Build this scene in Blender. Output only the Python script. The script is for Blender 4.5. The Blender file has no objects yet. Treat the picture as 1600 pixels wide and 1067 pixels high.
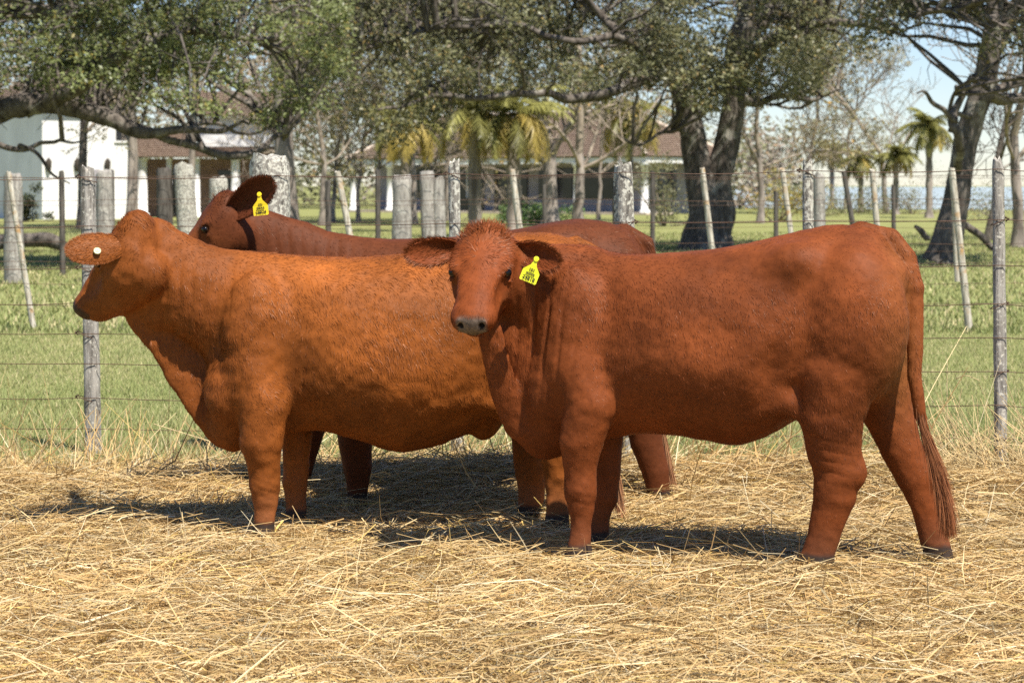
import bpy, math
import numpy as np
from mathutils import Vector, Matrix

# ------------------------------------------------------------------ camera, world, sun, exposure
SC = bpy.context.scene
COL = SC.collection
F, CX, HY, CH = 3573.0, 800.0, 290.0, 1.49        # focal (px of a 1600 wide frame), centre, horizon row, eye height

cam_d = bpy.data.cameras.new("camera")
cam = bpy.data.objects.new("camera", cam_d)
COL.objects.link(cam)
cam.location = (0, 0, CH)
cam.rotation_euler = (math.pi / 2, 0, 0)
cam_d.sensor_width = 36.0
cam_d.lens = F / 1600.0 * 36.0
cam_d.shift_y = -(1067 / 2 - HY) / 1600.0
cam_d.clip_start = 0.1
cam_d.clip_end = 9000.0
cam_d.dof.use_dof = True
cam_d.dof.focus_distance = 9.1
cam_d.dof.aperture_fstop = 6.7
SC.camera = cam

SUN_EL, SUN_AZ = math.radians(60), math.radians(146)   # azimuth measured from +Y towards +X
to_sun = Vector((math.cos(SUN_EL) * math.sin(SUN_AZ), math.cos(SUN_EL) * math.cos(SUN_AZ), math.sin(SUN_EL)))
w = bpy.data.worlds.new("World")
SC.world = w
w.use_nodes = True
sky = w.node_tree.nodes.new("ShaderNodeTexSky")
sky.sky_type = 'NISHITA'
sky.sun_disc = False
sky.sun_elevation = SUN_EL
sky.sun_rotation = SUN_AZ
sky.air_density = 1.0
sky.dust_density = 0.0
sky.ozone_density = 1.5
tint = w.node_tree.nodes.new("ShaderNodeMix")      # one even tint for the whole sky
tint.data_type = 'RGBA'
tint.blend_type = 'MULTIPLY'
tint.inputs[0].default_value = 1.0
tint.inputs[7].default_value = (0.86, 0.94, 1.16, 1)
w.node_tree.links.new(sky.outputs[0], tint.inputs[6])
w.node_tree.links.new(tint.outputs[2], w.node_tree.nodes["Background"].inputs[0])
w.node_tree.nodes["Background"].inputs[1].default_value = 0.070
sun_d = bpy.data.lights.new("sun", 'SUN')
sun_d.energy = 5.0
sun_d.angle = math.radians(0.5)
sun_d.color = (1.0, 0.94, 0.85)
sun = bpy.data.objects.new("sun", sun_d)
COL.objects.link(sun)
sun.rotation_euler = to_sun.to_track_quat('Z', 'Y').to_euler()
SC.view_settings.view_transform = 'Standard'
SC.view_settings.look = 'None'
SC.view_settings.gamma = 1.0
SC.view_settings.use_curve_mapping = False
SC.view_settings.exposure = 0.85
SC.cycles.use_denoising = False
SC.cycles.max_bounces = 6
SC.cycles.diffuse_bounces = 2
SC.cycles.glossy_bounces = 2
SC.cycles.transmission_bounces = 3
SC.cycles.caustics_reflective = False
SC.cycles.caustics_refractive = False

# ------------------------------------------------------------------ helpers
rng = np.random.default_rng(7)


def W(px, py, d):
    """world point seen at a pixel of the 1600 wide frame, d metres in front of the camera"""
    return np.array([(px - CX) * d / F, d, CH - (py - HY) * d / F])


def G(px, d):
    return np.array([(px - CX) * d / F, d, 0.0])


def lin(r, g, b):
    def f(c):
        c = c / 255.0
        return c / 12.92 if c <= 0.04045 else ((c + 0.055) / 1.055) ** 2.4
    return np.array([f(r), f(g), f(b)])


def vnoise(P, seed=0):
    P = np.asarray(P, dtype=np.float64)
    I = np.floor(P).astype(np.int64)
    f = P - I
    u = f * f * (3 - 2 * f)

    def h(a, b, c):
        a, b, c = a & 0xFFFF, b & 0xFFFF, c & 0xFFFF
        n = (a * 374761393 + b * 668265263 + c * 2147483647 + seed * 1274126177) & 0xFFFFFFFF
        n = ((n ^ (n >> 13)) * 1274126177) & 0xFFFFFFFF
        n = (n ^ (n >> 16)) & 0xFFFFFF
        return n / float(0xFFFFFF) * 2 - 1
    x, y, z = I[..., 0], I[..., 1], I[..., 2]
    ux, uy, uz = u[..., 0], u[..., 1], u[..., 2]
    c00 = h(x, y, z) * (1 - ux) + h(x + 1, y, z) * ux
    c10 = h(x, y + 1, z) * (1 - ux) + h(x + 1, y + 1, z) * ux
    c01 = h(x, y, z + 1) * (1 - ux) + h(x + 1, y, z + 1) * ux
    c11 = h(x, y + 1, z + 1) * (1 - ux) + h(x + 1, y + 1, z + 1) * ux
    return (c00 * (1 - uy) + c10 * uy) * (1 - uz) + (c01 * (1 - uy) + c11 * uy) * uz


def fbm(P, seed=0, o=3):
    s, a = 0, 1.0
    for i in range(o):
        s = s + a * vnoise(np.asarray(P) * (2 ** i), seed + i * 17)
        a *= 0.5
    return s / 1.75


def nrm(v):
    v = np.asarray(v, dtype=np.float64)
    return v / np.maximum(np.linalg.norm(v, axis=-1, keepdims=True), 1e-9)


class MB:
    """collects vertices, faces and colours; build() links them as one mesh object"""

    def __init__(self):
        self.v, self.f, self.c, self.n = [], [], [], 0

    def add(self, v, f, c=None):
        v = np.asarray(v, dtype=np.float64).reshape(-1, 3)
        f = np.asarray(f, dtype=np.int64)
        self.v.append(v)
        self.f.append(f + self.n)
        if c is None:
            c = np.ones(3)
        c = np.asarray(c, dtype=np.float64)
        if c.ndim == 1:
            c = np.tile(c, (len(v), 1))
        self.c.append(c)
        self.n += len(v)
        return self

    def mesh(self, name, off=None, smooth=True):
        V = np.concatenate(self.v)
        if off is not None:
            V = V - np.asarray(off)
        C = np.concatenate(self.c)
        me = bpy.data.meshes.new(name)
        me.vertices.add(len(V))
        me.vertices.foreach_set("co", V.astype(np.float32).ravel())
        loops = np.concatenate([f.ravel() for f in self.f])
        tot = np.concatenate([np.full(len(f), f.shape[1]) for f in self.f])
        st = np.concatenate([[0], np.cumsum(tot)[:-1]])
        me.loops.add(len(loops))
        me.loops.foreach_set("vertex_index", loops.astype(np.int32))
        me.polygons.add(len(tot))
        me.polygons.foreach_set("loop_start", st.astype(np.int32))
        try:
            me.polygons.foreach_set("loop_total", tot.astype(np.int32))
        except Exception:
            pass
        me.polygons.foreach_set("use_smooth", np.full(len(tot), smooth))
        at = me.color_attributes.new("Col", 'FLOAT_COLOR', 'POINT')
        at.data.foreach_set("color", np.concatenate([C, np.ones((len(C), 1))], 1).astype(np.float32).ravel())
        me.update()
        return me

    def build(self, name, mat, parent=None, off=None, smooth=True, loc=None):
        me = self.mesh(name, off, smooth)
        me.materials.append(mat)
        return link(name, me, parent, loc)


def link(name, me, parent=None, loc=None):
    o = bpy.data.objects.new(name, me)
    COL.objects.link(o)
    if parent is not None:
        o.parent = parent
    if loc is not None:
        o.location = loc
    return o


def tag(o, label=None, cat=None, group=None, kind=None):
    if label:
        o["label"] = label
    if cat:
        o["category"] = cat
    if group:
        o["group"] = group
    if kind:
        o["kind"] = kind
    return o


def empty(name, loc=(0, 0, 0), rz=0.0):
    o = bpy.data.objects.new(name, None)
    COL.objects.link(o)
    o.location = loc
    o.rotation_euler = (0, 0, rz)
    o.empty_display_size = 0.2
    return o


def tube(P, R, sides=6, cap=True):
    """generalised tube round a polyline; returns verts, quads"""
    P = np.asarray(P, dtype=np.float64)
    R = np.broadcast_to(np.asarray(R, dtype=np.float64), (len(P),))
    T = np.gradient(P, axis=0)
    T = nrm(T)
    ref = np.array([0.0, 0.0, 1.0]) if abs(T[0][2]) < 0.9 else np.array([1.0, 0, 0])
    A = nrm(np.cross(T, ref))
    B = np.cross(T, A)
    a = np.arange(sides) / sides * 2 * math.pi
    V = P[:, None] + R[:, None, None] * (np.cos(a)[None, :, None] * A[:, None] + np.sin(a)[None, :, None] * B[:, None])
    n = len(P)
    i, j = np.meshgrid(np.arange(n - 1), np.arange(sides), indexing='ij')
    q = np.stack([i * sides + j, i * sides + (j + 1) % sides, (i + 1) * sides + (j + 1) % sides, (i + 1) * sides + j], -1).reshape(-1, 4)
    return V.reshape(-1, 3), q


def add_tube(mb, P, R, sides=6, c=None, cap=False):
    v, q = tube(P, R, sides)
    mb.add(v, q, c)
    if cap:
        n = len(P)
        for base, p in ((0, P[0]), ((n - 1) * sides, P[-1])):
            ring = v[base:base + sides]
            vv = np.concatenate([ring, [p]])
            ff = np.stack([np.arange(sides), (np.arange(sides) + 1) % sides, np.full(sides, sides)], -1)
            mb.add(vv, ff, c)


def box(mb, lo, hi, c=None, R=None, o=None):
    lo, hi = np.asarray(lo, float), np.asarray(hi, float)
    v = np.array([[x, y, z] for x in (lo[0], hi[0]) for y in (lo[1], hi[1]) for z in (lo[2], hi[2])])
    if R is not None:
        v = v @ np.asarray(R).T
    if o is not None:
        v = v + np.asarray(o)
    f = [[0, 1, 3, 2], [4, 6, 7, 5], [0, 4, 5, 1], [2, 3, 7, 6], [0, 2, 6, 4], [1, 5, 7, 3]]
    mb.add(v, f, c)


def smooth_curve(P, n=8):
    """Catmull-Rom through points"""
    P = np.asarray(P, float)
    Q = np.concatenate([[2 * P[0] - P[1]], P, [2 * P[-1] - P[-2]]])
    out = []
    for i in range(1, len(Q) - 2):
        t = np.linspace(0, 1, n, endpoint=False)[:, None]
        p0, p1, p2, p3 = Q[i - 1], Q[i], Q[i + 1], Q[i + 2]
        out.append(0.5 * ((2 * p1) + (-p0 + p2) * t + (2 * p0 - 5 * p1 + 4 * p2 - p3) * t ** 2 + (-p0 + 3 * p1 - 3 * p2 + p3) * t ** 3))
    out.append(P[-1:])
    return np.concatenate(out)


# ------------------------------------------------------------------ materials
def node_mat(name):
    m = bpy.data.materials.new(name)
    m.use_nodes = True
    nt = m.node_tree
    return m, nt, nt.nodes["Principled BSDF"]


def vc_mat(name, rough=0.7, spec=0.2, transl=0.0, nscale=0.0, namt=0.0, bump=0.0, sheen=0.0):
    """material whose own colour is the vertex colour, with fine procedural variation"""
    m, nt, b = node_mat(name)
    a = nt.nodes.new("ShaderNodeVertexColor")
    a.layer_name = "Col"
    col = a.outputs[0]
    if namt > 0:
        tc = nt.nodes.new("ShaderNodeTexCoord")
        n = nt.nodes.new("ShaderNodeTexNoise")
        n.inputs["Scale"].default_value = nscale
        n.inputs["Detail"].default_value = 5
        nt.links.new(tc.outputs["Object"], n.inputs["Vector"])
        mr = nt.nodes.new("ShaderNodeMapRange")
        mr.inputs[1].default_value = 0.25
        mr.inputs[2].default_value = 0.75
        mr.inputs[3].default_value = 1 - namt
        mr.inputs[4].default_value = 1 + namt
        nt.links.new(n.outputs[0], mr.inputs[0])
        mx = nt.nodes.new("ShaderNodeVectorMath")
        mx.operation = 'SCALE'
        nt.links.new(col, mx.inputs[0])
        nt.links.new(mr.outputs[0], mx.inputs["Scale"])
        col = mx.outputs[0]
        if bump > 0:
            bp = nt.nodes.new("ShaderNodeBump")
            bp.inputs["Strength"].default_value = bump
            bp.inputs["Distance"].default_value = 0.02
            nt.links.new(n.outputs[0], bp.inputs["Height"])
            nt.links.new(bp.outputs[0], b.inputs["Normal"])
    nt.links.new(col, b.inputs["Base Color"])
    b.inputs["Roughness"].default_value = rough
    b.inputs["Specular IOR Level"].default_value = spec
    if sheen:
        b.inputs["Sheen Weight"].default_value = sheen
        b.inputs["Sheen Roughness"].default_value = 0.5
        nt.links.new(col, b.inputs["Sheen Tint"])
    if transl > 0:
        t = nt.nodes.new("ShaderNodeBsdfTranslucent")
        nt.links.new(col, t.inputs["Color"])
        mixs = nt.nodes.new("ShaderNodeMixShader")
        mixs.inputs[0].default_value = transl
        nt.links.new(b.outputs[0], mixs.inputs[1])
        nt.links.new(t.outputs[0], mixs.inputs[2])
        nt.links.new(mixs.outputs[0], nt.nodes["Material Output"].inputs[0])
    return m


def noise_mat(name, c0, c1, scale=(5, 5, 5), rough=0.85, lo=0.35, hi=0.65, c2=None, s2=20.0, t2=(0.6, 0.66), bump=0.3, bdist=0.02, detail=6, spec=0.2):
    """two-colour noise with optional spots of a third colour (lichen, dry patches)"""
    m, nt, b = node_mat(name)
    tc = nt.nodes.new("ShaderNodeTexCoord")
    mp = nt.nodes.new("ShaderNodeMapping")
    mp.inputs["Scale"].default_value = scale
    oi = nt.nodes.new("ShaderNodeObjectInfo")        # every object gets its own piece of the pattern
    ml = nt.nodes.new("ShaderNodeMath")
    ml.operation = 'MULTIPLY'
    ml.inputs[1].default_value = 53.0
    nt.links.new(oi.outputs["Random"], ml.inputs[0])
    ad = nt.nodes.new("ShaderNodeVectorMath")
    ad.operation = 'ADD'
    nt.links.new(tc.outputs["Object"], ad.inputs[0])
    nt.links.new(ml.outputs[0], ad.inputs[1])
    nt.links.new(ad.outputs[0], mp.inputs[0])
    n = nt.nodes.new("ShaderNodeTexNoise")
    n.inputs["Scale"].default_value = 1.0
    n.inputs["Detail"].default_value = detail
    n.inputs["Roughness"].default_value = 0.65
    nt.links.new(mp.outputs[0], n.inputs["Vector"])
    r = nt.nodes.new("ShaderNodeValToRGB")
    r.color_ramp.elements[0].position = lo
    r.color_ramp.elements[0].color = (*c0, 1)
    r.color_ramp.elements[1].position = hi
    r.color_ramp.elements[1].color = (*c1, 1)
    nt.links.new(n.outputs[0], r.inputs[0])
    col = r.outputs[0]
    if c2 is not None:
        n2 = nt.nodes.new("ShaderNodeTexNoise")
        n2.inputs["Scale"].default_value = s2
        n2.inputs["Detail"].default_value = 4
        nt.links.new(ad.outputs[0], n2.inputs["Vector"])
        r2 = nt.nodes.new("ShaderNodeValToRGB")
        r2.color_ramp.elements[0].position = t2[0]
        r2.color_ramp.elements[0].color = (0, 0, 0, 1)
        r2.color_ramp.elements[1].position = t2[1]
        r2.color_ramp.elements[1].color = (1, 1, 1, 1)
        nt.links.new(n2.outputs[0], r2.inputs[0])
        mx = nt.nodes.new("ShaderNodeMix")
        mx.data_type = 'RGBA'
        nt.links.new(r2.outputs[0], mx.inputs[0])
        nt.links.new(col, mx.inputs[6])
        mx.inputs[7].default_value = (*c2, 1)
        col = mx.outputs[2]
    nt.links.new(col, b.inputs["Base Color"])
    b.inputs["Roughness"].default_value = rough
    b.inputs["Specular IOR Level"].default_value = spec
    if bump:
        bp = nt.nodes.new("ShaderNodeBump")
        bp.inputs["Strength"].default_value = bump
        bp.inputs["Distance"].default_value = bdist
        nt.links.new(n.outputs[0], bp.inputs["Height"])
        nt.links.new(bp.outputs[0], b.inputs["Normal"])
    return m


M = {}
M['hide'] = vc_mat('cow_hide', 0.6, 0.10, nscale=45, namt=0.18, bump=0.1)
M['fur'] = vc_mat('cow_fur', 0.48, 0.34, transl=0.10)
M['fur'].node_tree.nodes['Principled BSDF'].inputs['Specular Tint'].default_value = (1.0, 0.72, 0.56, 1)
M['straw'] = vc_mat('straw_stalks', 0.55, 0.3, transl=0.15)
M['leaf'] = vc_mat('tree_leaves', 0.45, 0.4, transl=0.35)
M['blade'] = vc_mat('grass_blades', 0.6, 0.2, transl=0.25)
M['bark'] = noise_mat('dark_bark', (0.04, 0.032, 0.026), (0.18, 0.155, 0.13), (9, 9, 2.5), c2=(0.30, 0.28, 0.24), s2=3.0, t2=(0.58, 0.7), bump=0.8, bdist=0.05)
M['twig'] = noise_mat('twig_bark', (0.16, 0.13, 0.10), (0.36, 0.30, 0.23), (4, 4, 4), bump=0)
M['palebark'] = noise_mat('pale_bark', (0.12, 0.10, 0.085), (0.36, 0.31, 0.26), (4, 4, 1.2), bump=0.4, bdist=0.03)
M['post'] = noise_mat('weathered_post_wood', (0.14, 0.125, 0.105), (0.42, 0.39, 0.34), (45, 45, 5), c2=(0.55, 0.52, 0.44), s2=60.0, t2=(0.57, 0.66), bump=0.9, bdist=0.012)
M['lichen_post'] = noise_mat('lichen_post_wood', (0.10, 0.09, 0.075), (0.40, 0.37, 0.31), (50, 50, 7), c2=(0.55, 0.53, 0.44), s2=48.0, t2=(0.48, 0.56), bump=1.0, bdist=0.015)
M['grey_post'] = noise_mat('grey_post_wood', (0.17, 0.155, 0.135), (0.40, 0.37, 0.32), (30, 30, 4), c2=(0.46, 0.44, 0.38), s2=22.0, t2=(0.58, 0.66), bump=0.7, bdist=0.015)
M['stake'] = noise_mat('pale_stake_wood', (0.26, 0.22, 0.16), (0.62, 0.58, 0.48), (50, 50, 6), c2=(0.40, 0.24, 0.10), s2=7.0, t2=(0.56, 0.68), bump=0.6, bdist=0.01)
M['dark_stake'] = noise_mat('dark_stake_wood', (0.035, 0.03, 0.025), (0.14, 0.125, 0.105), (30, 30, 4), bump=0.5)
M['wire'] = noise_mat('rusty_wire', (0.05, 0.025, 0.015), (0.16, 0.10, 0.07), (8, 40, 40), rough=0.6, bump=0)
# ------------------------------------------------------------------ ground, straw bed, lake
def straw_h(x, y):
    """height of the trampled straw above the soil"""
    P = np.stack([x, y, 0 * x], -1)
    h = 0.002 + 0.010 * fbm(P * 1.6, 201) + 0.009 * vnoise(P * 5, 203)
    for mx, my, r, a in ((1.17, 8.55, 0.22, 0.02), (1.70, 8.85, 0.22, -0.014), (-1.04, 9.35, 0.2, -0.008), (2.75, 11.3, 0.75, 0.20), (-2.4, 11.4, 1.0, 0.10), (0.1, 11.4, 0.9, 0.13), (1.5, 11.3, 0.7, 0.11), (-1.1, 11.5, 0.8, 0.08)):
        h = h + a * np.exp(-((x - mx) ** 2 + (y - my) ** 2) / (2 * r * r * 0.5))
    edge = 11.75 + 0.35 * vnoise(np.stack([x * 1.7, 0 * x, 0 * x], -1), 205)
    k = np.clip((edge - y) / 0.9, 0, 1)
    return h * k - 0.03 * (1 - k)


def ground_mat():
    m, nt, b = node_mat('pasture_ground')
    tc = nt.nodes.new("ShaderNodeTexCoord")
    cols = []
    for sc, lo, hi, c0, c1 in ((0.9, 0.35, 0.65, (0.19, 0.21, 0.065, 1), (0.32, 0.30, 0.12, 1)), (9.0, 0.4, 0.7, (0.11, 0.15, 0.045, 1), (0.36, 0.32, 0.15, 1))):
        n = nt.nodes.new("ShaderNodeTexNoise")
        n.inputs["Scale"].default_value = sc
        n.inputs["Detail"].default_value = 8
        n.inputs["Roughness"].default_value = 0.7
        nt.links.new(tc.outputs["Object"], n.inputs["Vector"])
        r = nt.nodes.new("ShaderNodeValToRGB")
        r.color_ramp.elements[0].position, r.color_ramp.elements[1].position = lo, hi
        r.color_ramp.elements[0].color, r.color_ramp.elements[1].color = c0, c1
        nt.links.new(n.outputs[0], r.inputs[0])
        cols.append((r, n))
    mx = nt.nodes.new("ShaderNodeMix")
    mx.data_type = 'RGBA'
    mx.inputs[0].default_value = 0.5
    nt.links.new(cols[0][0].outputs[0], mx.inputs[6])
    nt.links.new(cols[1][0].outputs[0], mx.inputs[7])
    nt.links.new(mx.outputs[2], b.inputs["Base Color"])
    b.inputs["Roughness"].default_value = 0.95
    b.inputs["Specular IOR Level"].default_value = 0.05
    bp = nt.nodes.new("ShaderNodeBump")
    bp.inputs["Strength"].default_value = 0.6
    bp.inputs["Distance"].default_value = 0.05
    nt.links.new(cols[1][1].outputs[0], bp.inputs["Height"])
    nt.links.new(bp.outputs[0], b.inputs["Normal"])
    return m


M['ground'] = ground_mat()
M['litter'] = noise_mat('straw_litter', (0.26, 0.17, 0.075), (0.58, 0.42, 0.20), (14, 14, 14), bump=1.0, bdist=0.03)
mb = MB()
mb.add([[-3000, -60, 0], [3000, -60, 0], [3000, 6000, 0], [-3000, 6000, 0]], [[0, 1, 2, 3]])
tag(mb.build('pasture', M['ground']), kind='structure')
xs, ys = np.linspace(-4.2, 4.2, 150), np.linspace(3.5, 12.9, 170)
X, Y = np.meshgrid(xs, ys, indexing='ij')
Z = straw_h(X.ravel(), Y.ravel()) - 0.012
i, j = np.meshgrid(np.arange(149), np.arange(169), indexing='ij')
mb = MB()
mb.add(np.stack([X.ravel(), Y.ravel(), Z], -1), np.stack([i * 170 + j, (i + 1) * 170 + j, (i + 1) * 170 + j + 1, i * 170 + j + 1], -1).reshape(-1, 4))
tag(mb.build('straw_ground', M['litter']), kind='structure')
# lake at the right, beyond the paddock
m, nt, b = node_mat('lake_water')
b.inputs["Base Color"].default_value = (0.30, 0.35, 0.40, 1)
b.inputs["Roughness"].default_value = 0.12
n = nt.nodes.new("ShaderNodeTexNoise")
n.inputs["Scale"].default_value = 0.6
n.inputs["Detail"].default_value = 4
tc = nt.nodes.new("ShaderNodeTexCoord")
nt.links.new(tc.outputs["Object"], n.inputs["Vector"])
bp = nt.nodes.new("ShaderNodeBump")
bp.inputs["Strength"].default_value = 0.3
nt.links.new(n.outputs[0], bp.inputs["Height"])
nt.links.new(bp.outputs[0], b.inputs["Normal"])
M['water'] = m
mb = MB()
sh_ = [[14, 150], [30, 138], [60, 132], [110, 128], [300, 120], [900, 300], [1600, 1500], [1200, 2600], [300, 2400], [60, 700], [24, 260]]
cpt = np.array([120.0, 400.0])
vv = [[*cpt, 0.03]] + [[a, b_, 0.03] for a, b_ in sh_]
k = np.arange(len(sh_))
mb.add(vv, np.stack([np.zeros(len(sh_), int), k + 1, (k + 1) % len(sh_) + 1], -1))
tag(mb.build('lake', M['water']), kind='structure')

# ------------------------------------------------------------------ foliage builders
def leaves(mb, C, n, rad, size, col, flat=0.7, droop=0.0, seed=0, asp=0.5):
    """n leaf blades spread through a lump round each centre"""
    C = np.asarray(C)
    m = len(C) * n
    c = np.repeat(C, n, 0)
    off = nrm(rng.normal(0, 1, (m, 3))) * (rng.random(m) ** 0.45)[:, None] * np.repeat(np.broadcast_to(rad, (len(C),)), n)[:, None]
    off[:, 2] *= flat
    p = c + off
    face = nrm(rng.normal(0, 0.55, (m, 3)) + np.array(to_sun) * 0.75 + np.array([0, 0, 0.25]))   # blades turn to the light
    s = nrm(np.cross(face, rng.normal(0, 1, (m, 3))))
    d = nrm(np.cross(s, face) + np.array([0, 0, -droop * 0.5]))
    sz = (size * rng.uniform(0.6, 1.4, m))[:, None]
    nn = np.cross(d, s)
    V = np.stack([p, p + d * sz * .5 + s * sz * asp * .5 + nn * sz * 0.06, p + d * sz, p + d * sz * .5 - s * sz * asp * .5 + nn * sz * 0.06], 1).reshape(-1, 3)
    f = np.arange(m * 4).reshape(-1, 4)
    cl = np.asarray(col)
    if cl.ndim == 2:
        cl = np.repeat(cl, n, 0)
    cl = cl * rng.uniform(0.6, 1.45, (m, 1))
    dry = rng.random(m) < 0.08
    cl = np.where(dry[:, None], cl * np.array([1.5, 1.1, 0.8]), cl)
    mb.add(V, f, np.repeat(cl, 4, 0))


def wob(P, amp, seed):
    P = np.asarray(P, float)
    q = np.stack([vnoise(P * 0.9 + 31 * i, seed + i) for i in range(3)], -1)
    q = q + 0.45 * np.stack([vnoise(P * 2.6 + 17 * i, seed + 40 + i) for i in range(3)], -1)
    q[0] = 0
    return P + q * amp


def grow(out, p, d, L, r, lev, maxlev, kids, r_s, spread=0.75, up=0.15, ratio=0.62):
    n = 5 if lev < 2 else (3 if lev < 3 else 2)
    pts = [p]
    dd = nrm(d)
    for i in range(n):
        dd = nrm(dd + r_s.normal(0, 0.17, 3) + np.array([0, 0, up * 0.4]))
        pts.append(pts[-1] + dd * L / n)
    pts = np.array(pts)
    rad = np.linspace(r, r * 0.5, n + 1)
    out.append((pts, rad, lev))
    if lev >= maxlev:
        return
    for k in range(kids[lev]):
        t = r_s.uniform(0.3, 1.0) if lev else r_s.uniform(0.45, 1.0)
        q = np.array([np.interp(t * n, np.arange(n + 1), pts[:, a]) for a in range(3)])
        side = nrm(np.cross(dd, r_s.normal(0, 1, 3)))
        nd = nrm(dd * (1 - spread * 0.5) + side * spread * r_s.uniform(0.7, 1.2) + np.array([0, 0, up]))
        grow(out, q, nd, L * ratio * r_s.uniform(0.75, 1.2), r * 0.5, lev + 1, maxlev, kids, r_s, spread, up, ratio)


def bare_tree(px, d, h, label, seed, tr=0.16, lean=(0, 0), kids=(7, 5, 4, 3), clear=0.45, leaf=None, leafn=10, group='slender trees in front of the far houses', name='tree', mat='twig', trunkmat='palebark'):
    r_s = np.random.default_rng(seed)
    b = G(px, d)
    root = empty(name, b)
    tag(root, label, 'tree', group)
    out = []
    top = np.array([lean[0], lean[1], 1.0])
    tp = np.array([b + nrm(top) * h * clear * t for t in np.linspace(0, 1, 6)])
    tp = wob(tp, 0.10, seed)
    tm = MB()
    rad = tr * np.linspace(1.0, 0.75, 6)
    rad[0] *= 1.35
    add_tube(tm, tp, rad, 9, None)
    tm.build('trunk', M[trunkmat], root, off=b)
    grow(out, tp[-1], top, h * (1 - clear) * 0.75, tr * 0.75, 0, len(kids), kids, r_s, up=0.22)
    for k in range(3):
        grow(out, tp[4], nrm(np.array([r_s.normal(), r_s.normal(), 0.8])), h * 0.3, tr * 0.4, 1, len(kids), kids, r_s, up=0.15)
    bm = MB()
    tips = []
    for pts, rr, lev in out:
        add_tube(bm, pts, np.maximum(rr, 0.012), 5 if lev < 2 else 3)
        if lev >= 2:
            tips.append(pts[-1])
    bm.build('branches', M[mat], root, off=b)
    if leaf is not None:
        lm = MB()
        tips = np.array(tips)
        sel = tips[r_s.permutation(len(tips))[:int(len(tips) * 0.7)]]
        leaves(lm, sel, leafn, 0.35, 0.16, np.array(leaf), droop=0.3)
        lm.build('crown', M['leaf'], root, off=b)
    return root


def palm(px, d, h, label, seed, tr=0.17, nf=34, fl=2.0, col=(0.16, 0.17, 0.03), dead=0.3, group='palms by the far house', lean=0.0):
    r_s = np.random.default_rng(seed)
    b = G(px, d)
    root = empty('palm_tree', b)
    tag(root, label, 'palm', group)
    tp = np.array([b + np.array([lean * t * t, 0, h * t]) for t in np.linspace(0, 1, 12)])
    tm = MB()
    rr = tr * (1 + 0.12 * np.array([(-1) ** k for k in range(12)]))
    rr[0] *= 1.4
    add_tube(tm, tp, rr, 9)
    tm.build('trunk', M['palebark'], root, off=b)
    cm = MB()
    for k in range(nf):
        az = r_s.uniform(0, 2 * math.pi)
        hang = k < nf * dead
        el = r_s.uniform(-1.2, -0.5) if hang else r_s.uniform(-0.45, 1.2)
        L = fl * r_s.uniform(0.8, 1.15)
        n = 9
        q = [tp[-1]]
        e = el if not hang else 0.2
        for s in range(n):
            q.append(q[-1] + np.array([math.cos(az) * math.cos(e), math.sin(az) * math.cos(e), math.sin(e)]) * L / n)
            e -= (0.17 if not hang else 0.30)
            e = max(e, -1.5)
        q = np.array(q)
        c = np.array(col) * r_s.uniform(0.6, 1.4)
        if hang:
            c = np.array([0.44, 0.34, 0.09]) * r_s.uniform(0.6, 1.3)
        add_tube(cm, q, np.linspace(0.025, 0.008, n + 1), 3, c)
        t = np.linspace(0.12, 1, 34)
        c0 = np.stack([np.interp(t * n, np.arange(n + 1), q[:, a]) for a in range(3)], -1)
        tg = nrm(np.gradient(c0, axis=0))
        sd = nrm(np.cross(tg, [0, 0, 1.0]) + 1e-4)
        for sg in (-1, 1):
            m_ = len(t)
            ll = (0.55 * np.sin(np.clip(t * 2.6 + 0.5, 0, 3.0)) + 0.12)[:, None] * fl / 2.0
            dr = nrm(sd * sg * 0.75 + tg * 0.6 + np.array([0, 0, -0.55]) + r_s.normal(0, 0.15, (m_, 3)))
            tip = c0 + dr * ll
            wv = tg * 0.035
            V = np.stack([c0 - wv, c0 + wv, tip], 1).reshape(-1, 3)
            cm.add(V, np.arange(m_ * 3).reshape(-1, 3), np.clip(np.repeat(c * r_s.uniform(0.7, 1.3, (m_, 1)), 3, 0), 0, 1))
    cm.build('fronds', M['leaf'], root, off=b)
    return root


def bush(px, d, wd, ht, label, col, seed, n=900, size=0.12, group=None, lumps=14):
    r_s = np.random.default_rng(seed)
    b = G(px, d)
    root = empty('bush', b)
    tag(root, label, 'bush', group)
    C = np.stack([r_s.normal(0, wd * 0.28, lumps), r_s.normal(0, wd * 0.2, lumps), np.abs(r_s.normal(ht * 0.42, ht * 0.22, lumps))], -1) + b
    lm = MB()
    leaves(lm, C, n // lumps * 2, wd * 0.22, size, np.array(col), flat=0.8)
    lm.build('foliage', M['leaf'], root, off=b)
    sm = MB()
    for c in C[:8]:
        add_tube(sm, [b + (c - b) * np.array([0.15, 0.15, 0]), b + (c - b) * 0.6 * np.array([1, 1, 0.9]), c], [0.04, 0.025, 0.012], 4)
    sm.build('stems', M['twig'], root, off=b)


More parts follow.
